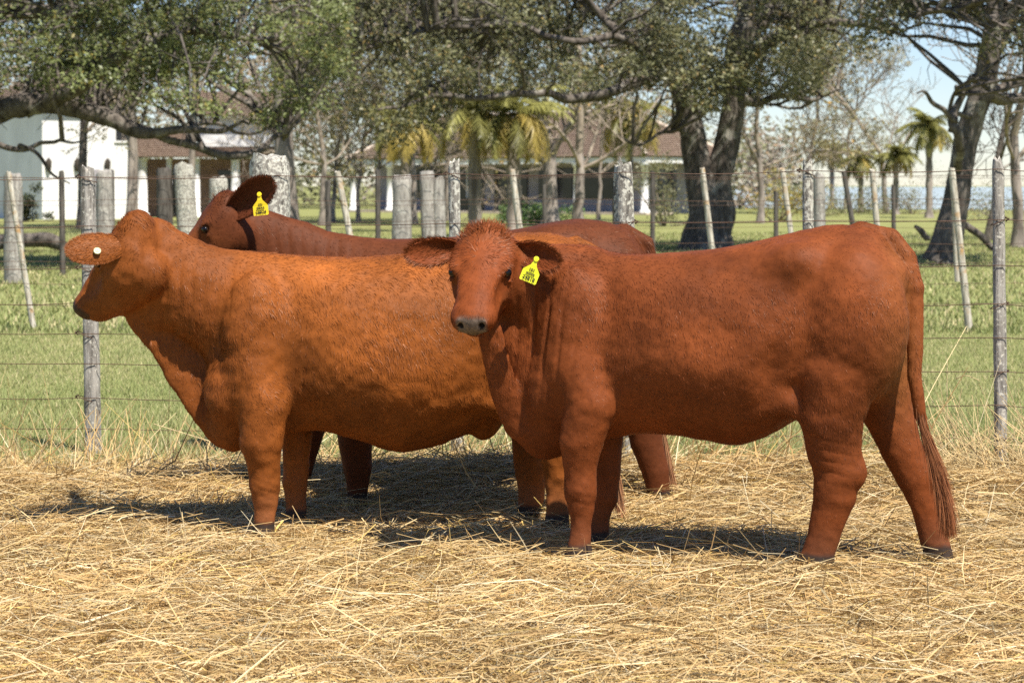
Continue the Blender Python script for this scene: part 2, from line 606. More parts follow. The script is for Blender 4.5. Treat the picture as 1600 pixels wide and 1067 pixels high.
# ------------------------------------------------------------------ houses far behind
M['white_wall'] = noise_mat('white_plaster', (0.66, 0.65, 0.63), (0.80, 0.79, 0.77), (0.8, 0.8, 0.4), bump=0)
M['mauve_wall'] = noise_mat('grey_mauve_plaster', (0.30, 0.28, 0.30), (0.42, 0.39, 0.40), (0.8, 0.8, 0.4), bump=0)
M['red_wall'] = noise_mat('red_brown_wall', (0.24, 0.15, 0.12), (0.36, 0.24, 0.20), (2, 2, 2), bump=0)
M['dark_glass'] = noise_mat('dark_glass', (0.012, 0.012, 0.014), (0.03, 0.03, 0.035), (1, 1, 1), rough=0.15, bump=0, spec=0.5)
M['tile'] = noise_mat('brown_roof_tiles', (0.15, 0.105, 0.075), (0.27, 0.20, 0.15), (5, 5, 9), c2=(0.33, 0.27, 0.21), s2=2.5, t2=(0.6, 0.75), bump=0.2)
M['ridge'] = noise_mat('pale_ridge_tiles', (0.45, 0.36, 0.28), (0.62, 0.52, 0.42), (6, 6, 6), bump=0)
M['wood_dark'] = noise_mat('dark_timber', (0.03, 0.025, 0.02), (0.08, 0.065, 0.05), (3, 3, 9), bump=0)


def tiled_plane(mb, e0, e1, r1, r0, n=22):
    """roof slope e0-e1 (eave) to r0-r1 (ridge) in overlapping courses"""
    e0, e1, r0, r1 = [np.asarray(a, float) for a in (e0, e1, r0, r1)]
    nn = nrm(np.cross(e1 - e0, r0 - e0))
    if nn[2] < 0:
        nn = -nn
    for k in range(n):
        a, b_ = k / n, (k + 1.15) / n
        p = [e0 + (r0 - e0) * a, e1 + (r1 - e1) * a, e1 + (r1 - e1) * min(b_, 1), e0 + (r0 - e0) * min(b_, 1)]
        v = np.array([p[0] + nn * 0.09, p[1] + nn * 0.09, p[2] + nn * 0.02, p[3] + nn * 0.02, p[0], p[1]])
        mb.add(v, [[0, 1, 2, 3], [4, 5, 1, 0]])


def hip_house():
    d0 = 115.0
    c = G(1009, d0)
    root = empty('tiled_house', c)
    tag(root, 'long low house with brown hipped tile roof, dark veranda and white columns', 'house')
    al = math.radians(40)
    lu = np.array([-math.cos(al), math.sin(al), 0])
    su = np.array([math.sin(al), math.cos(al), 0])
    up = np.array([0, 0, 1.0])
    Ll, Ls, ez, rz = 21.0, 8.0, 2.95, 5.35
    e = [up * ez, lu * Ll + up * ez, lu * Ll + su * Ls + up * ez, su * Ls + up * ez]
    ra, rb = lu * 4 + su * 4 + up * rz, lu * (Ll - 4) + su * 4 + up * rz
    mb = MB()
    tiled_plane(mb, e[0], e[1], rb, ra)
    tiled_plane(mb, e[3], e[0], ra, ra)
    tiled_plane(mb, e[2], e[3], ra, rb)
    tiled_plane(mb, e[1], e[2], rb, rb)
    roof = mb.build('roof', M['tile'], root, smooth=False)
    mb = MB()
    for a, b_ in ((e[0], ra), (e[3], ra), (e[1], rb), (e[2], rb), (ra, rb)):
        add_tube(mb, [a + up * .06, b_ + up * .06], 0.13, 6)
    mb.build('ridge_tiles', M['ridge'], roof)
    R = np.stack([lu, su, up], 1)
    mb = MB()
    box(mb, (0.1, 0.1, ez - 0.28), (Ll - 0.1, 0.3, ez - 0.03), R=R)
    box(mb, (0.1, 0.31, ez - 0.28), (0.3, Ls - 0.1, ez - 0.03), R=R)
    mb.build('eave_beam', M['white_wall'], root, smooth=False)
    mb = MB()
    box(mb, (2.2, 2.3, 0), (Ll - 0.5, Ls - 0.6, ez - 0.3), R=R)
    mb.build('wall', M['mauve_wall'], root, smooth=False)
    for x0 in (3.4, 6.5, 9.6, 12.7, 15.8):
        mb = MB()
        box(mb, (x0, 2.22, 0.15 if x0 in (9.6, 12.7) else 0.8), (x0 + 2.3, 2.32, 2.4), R=R)
        wd = mb.build('window', M['dark_glass'], root, smooth=False)
        mb = MB()
        box(mb, (x0 + 1.1, 2.19, 0.8), (x0 + 1.2, 2.215, 2.38), R=R)
        mb.build('mullion', M['white_wall'], wd, smooth=False)
    mb = MB()
    box(mb, (2.12, 4.0, 0.9), (2.22, 5.6, 2.3), R=R)
    mb.build('window', M['dark_glass'], root, smooth=False)
    for x0, y0 in ((0.25, 0.25), (0.25, 7.6), (4.6, 0.25), (9, 0.25), (13.4, 0.25), (17.8, 0.25), (20.6, 0.25)):
        mb = MB()
        q = np.array([R @ np.array([x0, y0, z]) for z in (0, 0.25, 0.26, ez - 0.5, ez - 0.49, ez - 0.29)])
        add_tube(mb, q, [0.26, 0.26, 0.19, 0.17, 0.25, 0.25], 12)
        mb.build('column', M['white_wall'], root)
    mb = MB()
    box(mb, (-0.1, -0.1, 0), (Ll, 2.2, 0.12), R=R)
    mb.build('veranda_floor', M['ridge'], root, smooth=False)


def white_house():
    d0 = 100.0
    c = G(66, d0)
    root = empty('white_house', c)
    tag(root, 'bright white plastered house with shaded side wall behind the left branches', 'house')
    al = math.radians(35)
    ru = np.array([math.cos(al), math.sin(al), 0])           # lit wall runs right and away
    lu = np.array([-math.sin(al), math.cos(al), 0])          # shaded wall runs left and away
    up = np.array([0, 0, 1.0])
    R = np.stack([ru, lu, up], 1)
    mb = MB()
    box(mb, (0, 0, 0), (4.5, 6.0, 5.2), R=R)
    mb.build('wall', M['white_wall'], root, smooth=False)
    for x0, z0, z1 in ((2.1, 0.0, 2.2), (3.5, 3.5, 4.5)):
        mb = MB()
        box(mb, (x0, -0.03, z0), (x0 + 0.62, 0.05, z1), R=R)
        wd = mb.build('door' if z0 == 0 else 'window', M['dark_glass'] if z0 else M['mauve_wall'], root, smooth=False)
        mb = MB()
        box(mb, (x0 - 0.08, -0.08, z0 - 0.1), (x0 + 0.70, -0.035, z0 - 0.02), R=R)
        if z0:
            mb.build('sill', M['white_wall'], wd, smooth=False)
    for x0 in (0.25, 1.6, 3.05):
        mb = MB()
        add_tube(mb, [R @ np.array([x0, -0.12, 2.1]), R @ np.array([x0, -0.12, 2.2]), R @ np.array([x0, -0.12, 2.55]), R @ np.array([x0, -0.12, 2.7])], [0.05, 0.12, 0.14, 0.03], 6)
        mb.build('wall_lantern', M['wood_dark'], root)
    mb = MB()
    e = [R @ np.array(v, float) for v in ((-0.5, -0.5, 5.2), (5.0, -0.5, 5.2), (5.0, 6.5, 5.2), (-0.5, 6.5, 5.2))]
    ap, aq = R @ np.array((2.25, 2.2, 6.9)), R @ np.array((2.25, 3.8, 6.9))
    tiled_plane(mb, e[0], e[1], ap, ap, 14)
    tiled_plane(mb, e[1], e[2], aq, ap, 14)
    tiled_plane(mb, e[2], e[3], aq, aq, 14)
    tiled_plane(mb, e[3], e[0], ap, aq, 14)
    mb.build('roof', M['tile'], root, smooth=False)


def red_house():
    d0 = 108.0
    c = G(205, d0)
    root = empty('brown_house', c)
    tag(root, 'low red-brown walled house with white posts and pale upper band left of centre', 'house')
    mb = MB()
    box(mb, (0, 0, 0), (6.6, 5, 2.75))
    mb.build('wall', M['red_wall'], root, smooth=False)
    mb = MB()
    box(mb, (3.2, -0.2, 2.9), (6.8, 4, 4.7))
    mb.build('upper_wall', M['white_wall'], root, smooth=False)
    for x0, wd_ in ((0.75, .5), (2.0, .28), (3.3, .3), (5.1, .45)):
        mb = MB()
        add_tube(mb, [(x0, -1.4, 0), (x0, -1.4, 0.2), (x0, -1.4, 0.21), (x0, -1.4, 2.6), (x0, -1.4, 2.75)], [wd_ * .65, wd_ * .65, wd_ * .5, wd_ * .45, wd_ * .6], 10)
        mb.build('post', M['white_wall'], root)
    for x0 in (1.4, 4.1):
        mb = MB()
        box(mb, (x0, -0.04, 0.1), (x0 + 0.9, 0.03, 2.2))
        mb.build('door', M['dark_glass'], root, smooth=False)
    mb = MB()
    tiled_plane(mb, (-0.3, -1.9, 2.78), (3.1, -1.9, 2.78), (3.1, 1.5, 4.1), (-0.3, 1.5, 4.1), 14)
    tiled_plane(mb, (3.1, -1.9, 2.78), (7.0, -1.9, 2.78), (7.0, -0.25, 3.3), (3.1, -0.25, 3.3), 8)
    tiled_plane(mb, (2.9, -0.6, 4.72), (7.2, -0.6, 4.72), (7.2, 2, 6.0), (2.9, 2, 6.0), 12)
    mb.build('roof', M['tile'], root, smooth=False)


hip_house()
white_house()
red_house()

# ------------------------------------------------------------------ the big trees
def big_tree(name, label, base, limbs, clusters, leafcol, leaf_n, leaf_sz, lump, twigs, seed, mat='bark', flat=0.7):
    """limbs: list of (points, radii); clusters: (n,3) lumps of leaves reached by twigs from the nearest limb"""
    root = empty(name, base)
    tag(root, label, 'tree')
    tm = MB()
    allp = []
    for k, (pts, rad) in enumerate(limbs):
        q = smooth_curve(np.concatenate([pts, np.asarray(rad)[:, None]], 1), 7)
        p, r = q[:, :3], np.maximum(q[:, 3], 0.012)
        p = wob(p, (0.07 if max(rad) > 0.12 else 0.18) if k else 0.06, seed + k)
        sides = 12 if r.max() > 0.2 else 7
        v, f = tube(p, r, sides)
        if r.max() > 0.2:
            cen = np.repeat(p, sides, 0)
            dv = v - cen
            v = cen + dv * (1 + 0.16 * fbm(v * np.array([2.5, 2.5, 0.9]), seed + 3) + 0.10 * vnoise(v * np.array([7, 7, 1.2]), seed + 4))[:, None]
        tm.add(v, f)
        if k:
            allp.append(p[2:])
    tm.build('trunk', M[mat], root, off=base)
    allp = np.concatenate(allp)
    bm = MB()
    r_s = np.random.default_rng(seed)
    for c in clusters[r_s.permutation(len(clusters))[:twigs]]:
        dd = ((allp - c) ** 2).sum(1)
        o = allp[np.argmin(dd + r_s.uniform(0, 2.0, len(dd)))]
        t = np.linspace(0, 1, 6)[:, None]
        q = o + (c - o) * t + np.array([0, 0, 1]) * (np.sin(t * 3.14) * r_s.uniform(-0.3, 0.5))
        q = wob(q, 0.25, r_s.integers(1000))
        L = np.linalg.norm(c - o)
        add_tube(bm, q, np.linspace(0.02 + 0.012 * L, 0.010, 6), 4)
        for s in range(3):
            e = q[r_s.integers(2, 6)]
            g = nrm(r_s.normal(0, 1, 3) + np.array([0, 0, -0.2]))
            add_tube(bm, wob(np.array([e, e + g * 0.35, e + g * 0.7 + r_s.normal(0, .1, 3)]), .1, s), [0.012, 0.009, 0.006], 3)
    bm.build('twigs', M['bark'], root, off=base)
    lm = MB()
    cc = np.array(leafcol)[None] * (1 + 0.35 * fbm(clusters * 0.8, seed + 9))[:, None]
    leaves(lm, clusters, leaf_n, lump * r_s.uniform(0.6, 1.3, len(clusters)), leaf_sz, cc, flat=flat)
    lm.build('crown', M['leaf'], root, off=base)
    return root


def crown_points(n, x0, x1, ytop, low, d0, d1, seed, thr=-0.1, ns=0.55, dens=None):
    """lumps between a lower outline (px -> row) and ytop, thinned by noise into clumps and gaps"""
    r_s = np.random.default_rng(seed)
    lx, ly = np.array(low).T
    m = n * 12
    px, d = r_s.uniform(x0, x1, m), r_s.uniform(d0, d1, m)
    yl = np.interp(px, lx, ly) - np.abs(d - (d0 + d1) / 2) / (d1 - d0) * 60
    py = ytop + (yl - ytop) * r_s.random(m)
    q = np.stack([(px - CX) * d / F, d, CH - (py - HY) * d / F], -1)
    ok = vnoise(q * ns, seed) + 0.35 * vnoise(q * ns * 2.7, seed + 1) >= thr
    if dens is not None:
        ok &= r_s.random(m) < np.array([dens(a_, b_) for a_, b_ in zip(px, py)])
    return q[ok][:n]


def PT(rows, d):
    return np.array([W(a, b, d + (r[0] if r else 0)) for a, b, *r in rows])


# broad tree right of centre
dA = 53.0
limbsA = [
    (PT([(1104, 398), (1104, 372), (1104, 335), (1100, 300), (1092, 262), (1086, 225), (1078, 190), (1068, 150)], dA), [0.72, 0.58, 0.46, 0.40, 0.34, 0.30, 0.28, 0.27]),
    (PT([(1112, 390), (1116, 330), (1118, 290), (1128, 255), (1138, 215), (1146, 175), (1150, 130), (1156, 70), (1170, 0), (1190, -80)], dA), [0.46, 0.42, 0.36, 0.31, 0.28, 0.27, 0.26, 0.25, 0.22, 0.15]),
    (PT([(1068, 150), (1050, 118), (1015, 90), (975, 62, -1), (930, 20, -1), (880, -40, -2)], dA), [0.26, 0.20, 0.15, 0.11, 0.09, 0.06]),
    (PT([(1035, 112), (1000, 126, -1), (955, 142, -2), (900, 152, -2), (860, 145, -2.5), (800, 146, -3), (745, 152, -3), (690, 148, -3), (640, 166, -3.5), (590, 172, -4)], dA), [0.17, 0.14, 0.125, 0.11, 0.09, 0.08, 0.07, 0.06, 0.045, 0.03]),
    (PT([(1148, 155), (1180, 160, 1), (1220, 152, 1), (1270, 158, 2), (1310, 140, 2)], dA), [0.15, 0.10, 0.08, 0.05, 0.03]),
    (PT([(1152, 110), (1200, 70, -1), (1260, 40, -2), (1320, 35, -2), (1390, 50, -2)], dA), [0.2, 0.15, 0.11, 0.08, 0.04]),
    (PT([(975, 62, -1), (900, 60, -2), (800, 40, -2), (700, 50, -3), (600, 70, -3), (520, 90, -4)], dA), [0.10, 0.08, 0.065, 0.05, 0.04, 0.025]),
    (PT([(1078, 190), (1060, 205, -2), (1030, 212, -2.5), (1000, 225, -3), (965, 215, -3)], dA), [0.07, 0.05, 0.035, 0.03, 0.02]),
    (PT([(1156, 70), (1240, -20, 2), (1330, -80, 3), (1400, -120, 3)], dA), [0.2, 0.16, 0.1, 0.05]),
    (PT([(930, 20, -1), (820, -60, 1), (700, -120, 2), (560, -150, 2)], dA), [0.09, 0.08, 0.06, 0.04]),
]
lowA = [(430, 140), (500, 215), (600, 235), (670, 205), (710, 165), (760, 150), (850, 155), (930, 170), (1000, 140), (1050, 150), (1085, 185), (1110, 200), (1160, 175), (1210, 160), (1280, 150), (1330, 120), (1390, 75), (1440, 20)]
cA = crown_points(1500, 440, 1440, -60, lowA, 48.5, 58, 5, thr=0.04, dens=lambda x, y: 1.0 if x < 1290 else 0.45)
cA2 = crown_points(420, 500, 1400, -420, [(400, -60), (1500, -60)], 46, 60, 6, thr=-0.2)
big_tree('spreading_tree', 'broad forked-trunk tree right of centre with wide olive-grey crown', G(1104, dA), limbsA, np.concatenate([cA, cA2]), (0.165, 0.165, 0.080), 54, 0.105, 0.38, 420, 300)

# tree whose limb comes in from the left
dB = 42.0
limbsB = [
    (np.array([G(-260, dB), W(-255, 330, dB), W(-245, 250, dB), W(-220, 180, dB)]), [0.75, 0.6, 0.52, 0.48]),
    (PT([(-222, 185), (-150, 180), (-60, 190), (10, 172), (60, 163), (110, 168), (150, 178), (200, 198), (235, 205), (290, 202), (340, 205), (380, 192)], dB), [0.40, 0.34, 0.28, 0.23, 0.20, 0.18, 0.17, 0.15, 0.11, 0.07, 0.05, 0.03]),
    (PT([(60, 163), (110, 140, -.5), (170, 100, -1), (250, 60, -1), (330, 50, -1), (420, 70, -1)], dB), [0.16, 0.14, 0.12, 0.10, 0.07, 0.04]),
    (PT([(-60, 190), (-20, 218, -1), (30, 228, -1), (60, 225, -1), (100, 213, -1.5), (130, 210, -1.5)], dB), [0.09, 0.06, 0.05, 0.04, 0.03, 0.015]),
    (PT([(30, 228, -1), (60, 245, -1), (85, 278, -1), (105, 292, -1)], dB), [0.04, 0.035, 0.025, 0.012]),
    (PT([(-220, 180), (-160, 80), (-60, 10), (60, -60), (200, -120)], dB), [0.4, 0.34, 0.28, 0.2, 0.1]),
    (PT([(-60, 10), (40, 20, -1), (150, 10, -1.5), (300, -20, -2), (440, -10, -2)], dB), [0.2, 0.16, 0.12, 0.08, 0.04]),
    (PT([(235, 205), (290, 228, .5), (345, 240, 1), (380, 240, 1.2), (410, 222, 1.5), (440, 205, 2)], dB), [0.08, 0.075, 0.08, 0.08, 0.06, 0.03]),
    (PT([(290, 202), (340, 195, .5), (390, 202, 1), (430, 190, 1)], dB), [0.05, 0.04, 0.03, 0.015]),
]
lowB = [(-300, 150), (-100, 165), (20, 150), (100, 155), (200, 175), (260, 195), (330, 205), (400, 225), (470, 220), (540, 190)]
cB = crown_points(1150, -260, 540, -60, lowB, 38.5, 47, 15, thr=0.03, ns=0.7)
cB2 = crown_points(300, -260, 500, -420, [(-300, -60), (600, -60)], 38, 48, 16, thr=-0.2)
cBa = np.concatenate([cB, cB2])
big_tree('overhanging_tree', 'leafy tree at left whose dark low limb reaches in across the white house', G(-260, dB), limbsB, cBa, (0.158, 0.180, 0.064), 54, 0.085, 0.33, 300, 400)

# leaning tree at the right edge
dC = 43.0
limbsC = [
    (PT([(1474, 418), (1478, 385), (1488, 335), (1498, 285), (1510, 230), (1524, 175), (1538, 125), (1550, 75)], dC), [0.40, 0.31, 0.26, 0.245, 0.235, 0.225, 0.22, 0.21]),
    (PT([(1550, 75), (1556, 30), (1552, -30), (1548, -100)], dC), [0.20, 0.17, 0.15, 0.12]),
    (PT([(1546, 90), (1572, 45, .5), (1590, 0, .5), (1612, -70, .5)], dC), [0.17, 0.15, 0.14, 0.12]),
    (PT([(1522, 180), (1496, 165, -1), (1488, 200, -1), (1492, 150, -1), (1500, 128, -1.5)], dC), [0.05, 0.05, 0.05, 0.04, 0.03]),
    (PT([(1500, 265), (1492, 220, -1), (1492, 180, -1), (1505, 150, -1), (1520, 120, -1)], dC), [0.10, 0.09, 0.08, 0.06, 0.05]),
    (PT([(1492, 180, -1), (1470, 160, -1.2), (1440, 145, -1.5), (1425, 144, -2)], dC), [0.06, 0.05, 0.035, 0.015]),
    (PT([(1535, 140), (1570, 155, 1), (1600, 150, 1.5), (1650, 120, 2)], dC), [0.16, 0.12, 0.1, 0.07]),
    (PT([(1524, 178), (1560, 145, 1), (1600, 130, 1)], dC), [0.12, 0.10, 0.08]),
    (PT([(1552, -30), (1480, -60, -1), (1400, -40, -2), (1330, -10, -2)], dC), [0.14, 0.1, 0.07, 0.03]),
    (PT([(1590, 0, .5), (1650, -40, 1), (1720, -60, 1)], dC), [0.14, 0.1, 0.05]),
    (PT([(1556, 30), (1520, 10, -1), (1470, 20, -1.5), (1430, 30, -2)], dC), [0.08, 0.05, 0.035, 0.02]),
]
cC = crown_points(170, 1340, 1680, -120, [(1340, 90), (1420, 60), (1480, 40), (1540, 110), (1600, 150), (1680, 170)], 40, 47, 25, thr=0.0)
cC2 = crown_points(260, 1300, 1800, -420, [(1300, -60), (1800, -60)], 38, 48, 26, thr=-0.2)
big_tree('leaning_tree', 'tree with thick bare trunk leaning right at the right edge', G(1474, dC), limbsC, np.concatenate([cC, cC2]), (0.15, 0.15, 0.07), 36, 0.11, 0.40, 300, 500)

# ------------------------------------------------------------------ slender and far trees, palms, bushes
olive, yel = (0.17, 0.16, 0.075), (0.24, 0.20, 0.07)
for k, (px, d, h, tr, lean, lf, lab) in enumerate([
    (128, 78, 11, 0.24, (0.02, 0), None, 'grey bare tree whose trunk crosses the middle of the white house'),
    (206, 82, 12, 0.30, (0, 0), olive, 'pale-trunked tree at the right corner of the white house'),
    (300, 88, 12, 0.20, (0.02, 0), yel, 'thin tree in front of the red-brown house wall'),
    (447, 72, 13, 0.50, (-0.02, 0), olive, 'thick pale trunk right behind the big lichen-covered post'),
    (503, 85, 12, 0.17, (0.01, 0), None, 'straight pale trunk at the left end of the dark veranda'),
    (520, 92, 11, 0.14, (0.03, 0), yel, 'thin trunk just right of the straight pale one by the veranda'),
    (590, 100, 12, 0.12, (0.02, 0), olive, 'slim tree in front of the dark veranda opening'),
    (645, 90, 11, 0.24, (-0.01, 0), None, 'pale trunk before the middle of the veranda'),
    (700, 96, 12, 0.2, (0.01, 0), None, 'grey trunk left of the two yellow palms'),
    (860, 84, 12, 0.42, (0.0, 0), None, 'stout grey trunk just right of the yellow palms'),
    (905, 80, 11, 0.28, (0.0, 0), yel, 'smooth pale trunk in front of the grey house wall'),
    (560, 94, 10, 0.13, (0.03, 0), yel, 'thin leafy tree left of the slim one before the veranda'),
    (675, 88, 10, 0.13, (-0.03, 0), yel, 'thin leafy tree right of the pale trunk before the veranda'),
    (935, 100, 10, 0.12, (0.05, 0), None, 'thin reddish trunk close to the house corner'),
    (1188, 90, 9, 0.20, (-0.02, 0), yel, 'bare crooked tree between the forked trunk and the lake'),
    (1262, 120, 10, 0.2, (0.05, 0), olive, 'far tree with spreading bare branches left of the lake gap'),
    (1385, 125, 11, 0.22, (-0.08, 0), None, 'far bare tree in front of the pale lake'),
    (1322, 140, 9, 0.2, (0.06, 0), yel, 'small far tree in the middle of the lake gap'),
    (1545, 62, 7.5, 0.16, (0.12, 0), None, 'crooked dark tree behind the right fence post'),
    (1590, 55, 9, 0.2, (-0.03, 0), None, 'grey upright trunk at the right edge of the picture'),
]):
    bare_tree(px, d, h, lab, 300 + k, tr * 0.72, lean, leaf=lf, leafn=10, mat='bark' if px in (1545,) else 'twig', trunkmat='bark' if px in (1545, 128) else 'palebark', clear=0.36 if px < 480 else (0.24 if px < 1000 else 0.3), kids=(8, 6, 4, 2))
for k, (px, d, h, fl, tr, lab) in enumerate([
    (742, 66, 3.55, 1.42, 0.24, 'left of the two palms with hanging yellow fronds'),
    (803, 66, 3.5, 1.46, 0.26, 'right of the two palms with hanging yellow fronds'),
    (632, 74, 3.5, 1.4, 0.18, 'yellow-green palm in front of the veranda roof'),
    (985, 96, 4.4, 1.7, 0.14, 'drooping palm before the house corner'),
    (1452, 105, 4.2, 1.7, 0.2, 'tall bright palm left of the leaning trunk'),
    (1345, 130, 3.0, 1.5, 0.2, 'small palm standing against the lake'),
    (1400, 118, 3.0, 1.5, 0.18, 'second palm against the lake, nearer the leaning trunk'),
    (1300, 150, 3.6, 1.6, 0.2, 'farthest small palm left of the lake gap'),
]):
    palm(px, d, h, lab, 500 + k, tr * 0.8, 30 if k < 3 else 40, fl * (1.28 if k < 4 else 1.0), (0.22, 0.21, 0.06), 0.55 if k < 3 else 0.25)
for k, (px, d, wd, ht, col, lab) in enumerate([
    (1040, 84, 2.6, 2.4, (0.14, 0.14, 0.065), 'grey-green bush between house corner and forked trunk'),
    (1215, 95, 3.4, 2.0, (0.28, 0.23, 0.05), 'yellowish bush right of the forked trunk'),
    (1275, 110, 4.5, 2.0, (0.15, 0.15, 0.06), 'green bush behind the right fence post pair'),
    (850, 88, 2.4, 0.7, (0.10, 0.17, 0.04), 'low bright green bush below the yellow palms'),
    (815, 90, 1.4, 0.6, (0.09, 0.15, 0.04), 'small green bush at the foot of the palms'),
    (1570, 100, 5.0, 1.6, (0.15, 0.15, 0.07), 'low bush line at the right edge by the lake'),
    (1330, 124, 5.0, 1.3, (0.15, 0.15, 0.07), 'low bush line on the near shore below the small palm'),
    (1425, 120, 4.5, 1.5, (0.16, 0.15, 0.07), 'low bush line on the near shore left of the leaning trunk'),
    (38, 95, 1.2, 1.5, (0.05, 0.06, 0.025), 'dark bush against the shaded wall of the white house'),
]):
    bush(px, d, wd, ht, lab, col, 600 + k)
# far wood behind the houses and along the far shore
lm = MB()
r_s = np.random.default_rng(77)
C = []
for _ in range(900):
    px = r_s.uniform(-150, 1250)
    d = r_s.uniform(140, 185)
    C.append(W(px, r_s.uniform(20, 330) if px < 1080 else r_s.uniform(210, 335), d))
for _ in range(260):
    d = r_s.uniform(650, 900)
    C.append(np.array([r_s.uniform(40, 330), d, r_s.uniform(0, 7)]))
C = np.array(C)
cols = np.where((vnoise(C * 0.12, 5) > 0.1)[:, None], np.array([0.26, 0.21, 0.15]), np.array([0.16, 0.16, 0.08])) * r_s.uniform(0.7, 1.3, (len(C), 1))
leaves(lm, C, 60, np.where(C[:, 1] > 500, 5.0, 1.9), 0.42, cols, flat=0.9)
tag(lm.build('far_wood', M['leaf']), 'brown-green wood behind the houses', 'wood', kind='stuff')

# fallen limb at the left and broken branches at the right
def log(rows, d, rad, label):
    P = PT(rows, d)
    b = P[0] * np.array([1, 1, 0])
    mb = MB()
    q = smooth_curve(np.concatenate([P, np.array(rad)[:, None]], 1), 6)
    v, f = tube(wob(q[:, :3], 0.08, 3), q[:, 3], 9)
    mb.add(v - b, f)
    o = mb.build('fallen_branch', M['bark'], loc=b)
    tag(o, label, 'branch')


log([(-30, 388), (10, 376), (45, 374), (75, 372), (98, 380), (106, 398)], 51, [0.2, 0.17, 0.16, 0.17, 0.13, 0.06], 'dark fallen limb lying in the shade at left')
log([(1552, 388), (1535, 368), (1515, 352), (1508, 346)], 44, [0.06, 0.07, 0.07, 0.03], 'broken dark branch leaning right of the leaning trunk')
log([(1452, 372), (1442, 362), (1430, 355)], 42, [0.05, 0.06, 0.03], 'short dark branch stub left of the leaning trunk')

# ------------------------------------------------------------------ fences
def post_mesh(mb, a, b, w, seed, rough=0.14, n=13, sides=12, top=0.02, flatten=1.0):
    """weathered round or split post from base a to top b"""
    a, b = np.asarray(a, float), np.asarray(b, float)
    r_s = np.random.default_rng(seed)
    t = np.concatenate([np.linspace(0, 0.97, n - 1), [1.0]])
    al = np.arange(sides) / sides * 2 * math.pi
    grain = r_s.normal(0, rough, sides)
    V = []
    for k, tt in enumerate(t):
        c = a + (b - a) * tt
        rr = w / 2 * (1.06 - 0.12 * tt) * (1 + grain * (0.6 + 0.4 * math.sin(3 * tt)) + r_s.normal(0, 0.035, sides))
        if k == n - 1:
            rr = rr * 0.90
        ring = np.stack([rr * np.cos(al), rr * np.sin(al) * flatten, np.zeros(sides)], -1) + c
        if k >= n - 2:
            ring[:, 2] += r_s.normal(0, top, sides) * (1 if k == n - 1 else 0.5)
        V.append(ring)
    V = np.concatenate(V + [(b + np.array([0, 0, top * 0.2]))[None]])
    i, j = np.meshgrid(np.arange(n - 1), np.arange(sides), indexing='ij')
    q = np.stack([i * sides + j, i * sides + (j + 1) % sides, (i + 1) * sides + (j + 1) % sides, (i + 1) * sides + j], -1).reshape(-1, 4)
    mb.add(V, q)
    k = np.arange(sides)
    mb.add(V, np.stack([(n - 1) * sides + k, (n - 1) * sides + (k + 1) % sides, np.full(sides, n * sides)], -1))


def fd(px):
    return 12.8 - px / 1600.0 * 1.0


fence = empty('wire_fence', (0, 12.3, 0))
FO = np.array([0, 12.3, 0])
tag(fence, 'near wire fence of lichen-covered posts directly behind the cows', 'fence')
near_posts = [(137, 265, 147, 24, 'post', 0.2), (421, 246, 425, 66, 'lichen_post', 0.08), (710, 257, 715, 19, 'lichen_post', 0.12), (974, 258, 986, 30, 'lichen_post', 0.2), (1262, 255, 1266, 18, 'lichen_post', 0.10), (1559, 251, 1564, 19, 'post', 0.2)]
for k, (px, py, pb, wpx, mt, rg) in enumerate(near_posts):
    d = fd(px)
    top = W(px, py, d)
    bot = G(pb, d) - np.array([0, 0, 0.05])
    mb = MB()
    post_mesh(mb, np.zeros(3), top - bot, wpx * d / F, 700 + k, rg * 0.6, 17)
    p = mb.build('post', M[mt], fence, loc=bot - FO)
wl = [278, 354, 419, 472, 520, 566, 619, 667]
wr = [264, 343, 414, 474, 527, 580, 632, 684]
for k in range(8):
    pp = []
    xs_ = [-60] + [a[0] for a in near_posts] + [1660]
    for i_ in range(len(xs_) - 1):
        for t in np.linspace(0, 1, 7)[:-1]:
            px = xs_[i_] + (xs_[i_ + 1] - xs_[i_]) * t
            d = fd(px)
            y = wl[k] + (wr[k] - wl[k]) * px / 1600.0 + math.sin(t * math.pi) * (2.0 if k % 3 else 4.0)
            q = W(px, y, d - 0.0)
            wloc = [a for a in near_posts]
            q[1] -= 0.02
            pp.append(q)
    pp = np.array(pp)
    # wires pass in front of the posts
    for (px, py, pb, wpx, mt, rg) in near_posts:
        d = fd(px)
        m_ = np.abs(pp[:, 0] - G(px, d)[0]) < 0.03
        pp[m_, 1] = d - wpx * d / F / 2 - 0.004
    mb = MB()
    add_tube(mb, pp - FO, 0.0023, 5)
    mb.build('wire', M['wire'], fence)
    for n_, (px, py, pb, wpx, mt, rg) in enumerate(near_posts):
        if (n_ + k) % 2 == 0 and k < 7:
            d = fd(px)
            y = wl[k] + (wr[k] - wl[k]) * px / 1600.0
            c = W(px, y, d)
            r_ = wpx * d / F / 2 * 1.10 + 0.004
            al = np.linspace(0, 2 * math.pi, 15)
            sg = 1 if n_ % 2 else -1
            ring = np.stack([c[0] + r_ * np.cos(al), c[1] + r_ * np.sin(al), c[2] - 0.012 + sg * 0.018 * np.cos(al)], -1)
            mb = MB()
            add_tube(mb, ring - FO, 0.0022, 4)
            e = ring[0 if sg > 0 else 7]
            add_tube(mb, np.array([e + [0, 0, .008], e + [0.012 * sg, -0.006, -.004], e + [0.004 * sg, 0, -.014], e + [0.02 * sg, 0, .0]]) - FO, 0.0045, 5)
            mb.build('wire_tie', M['wire'], fence)

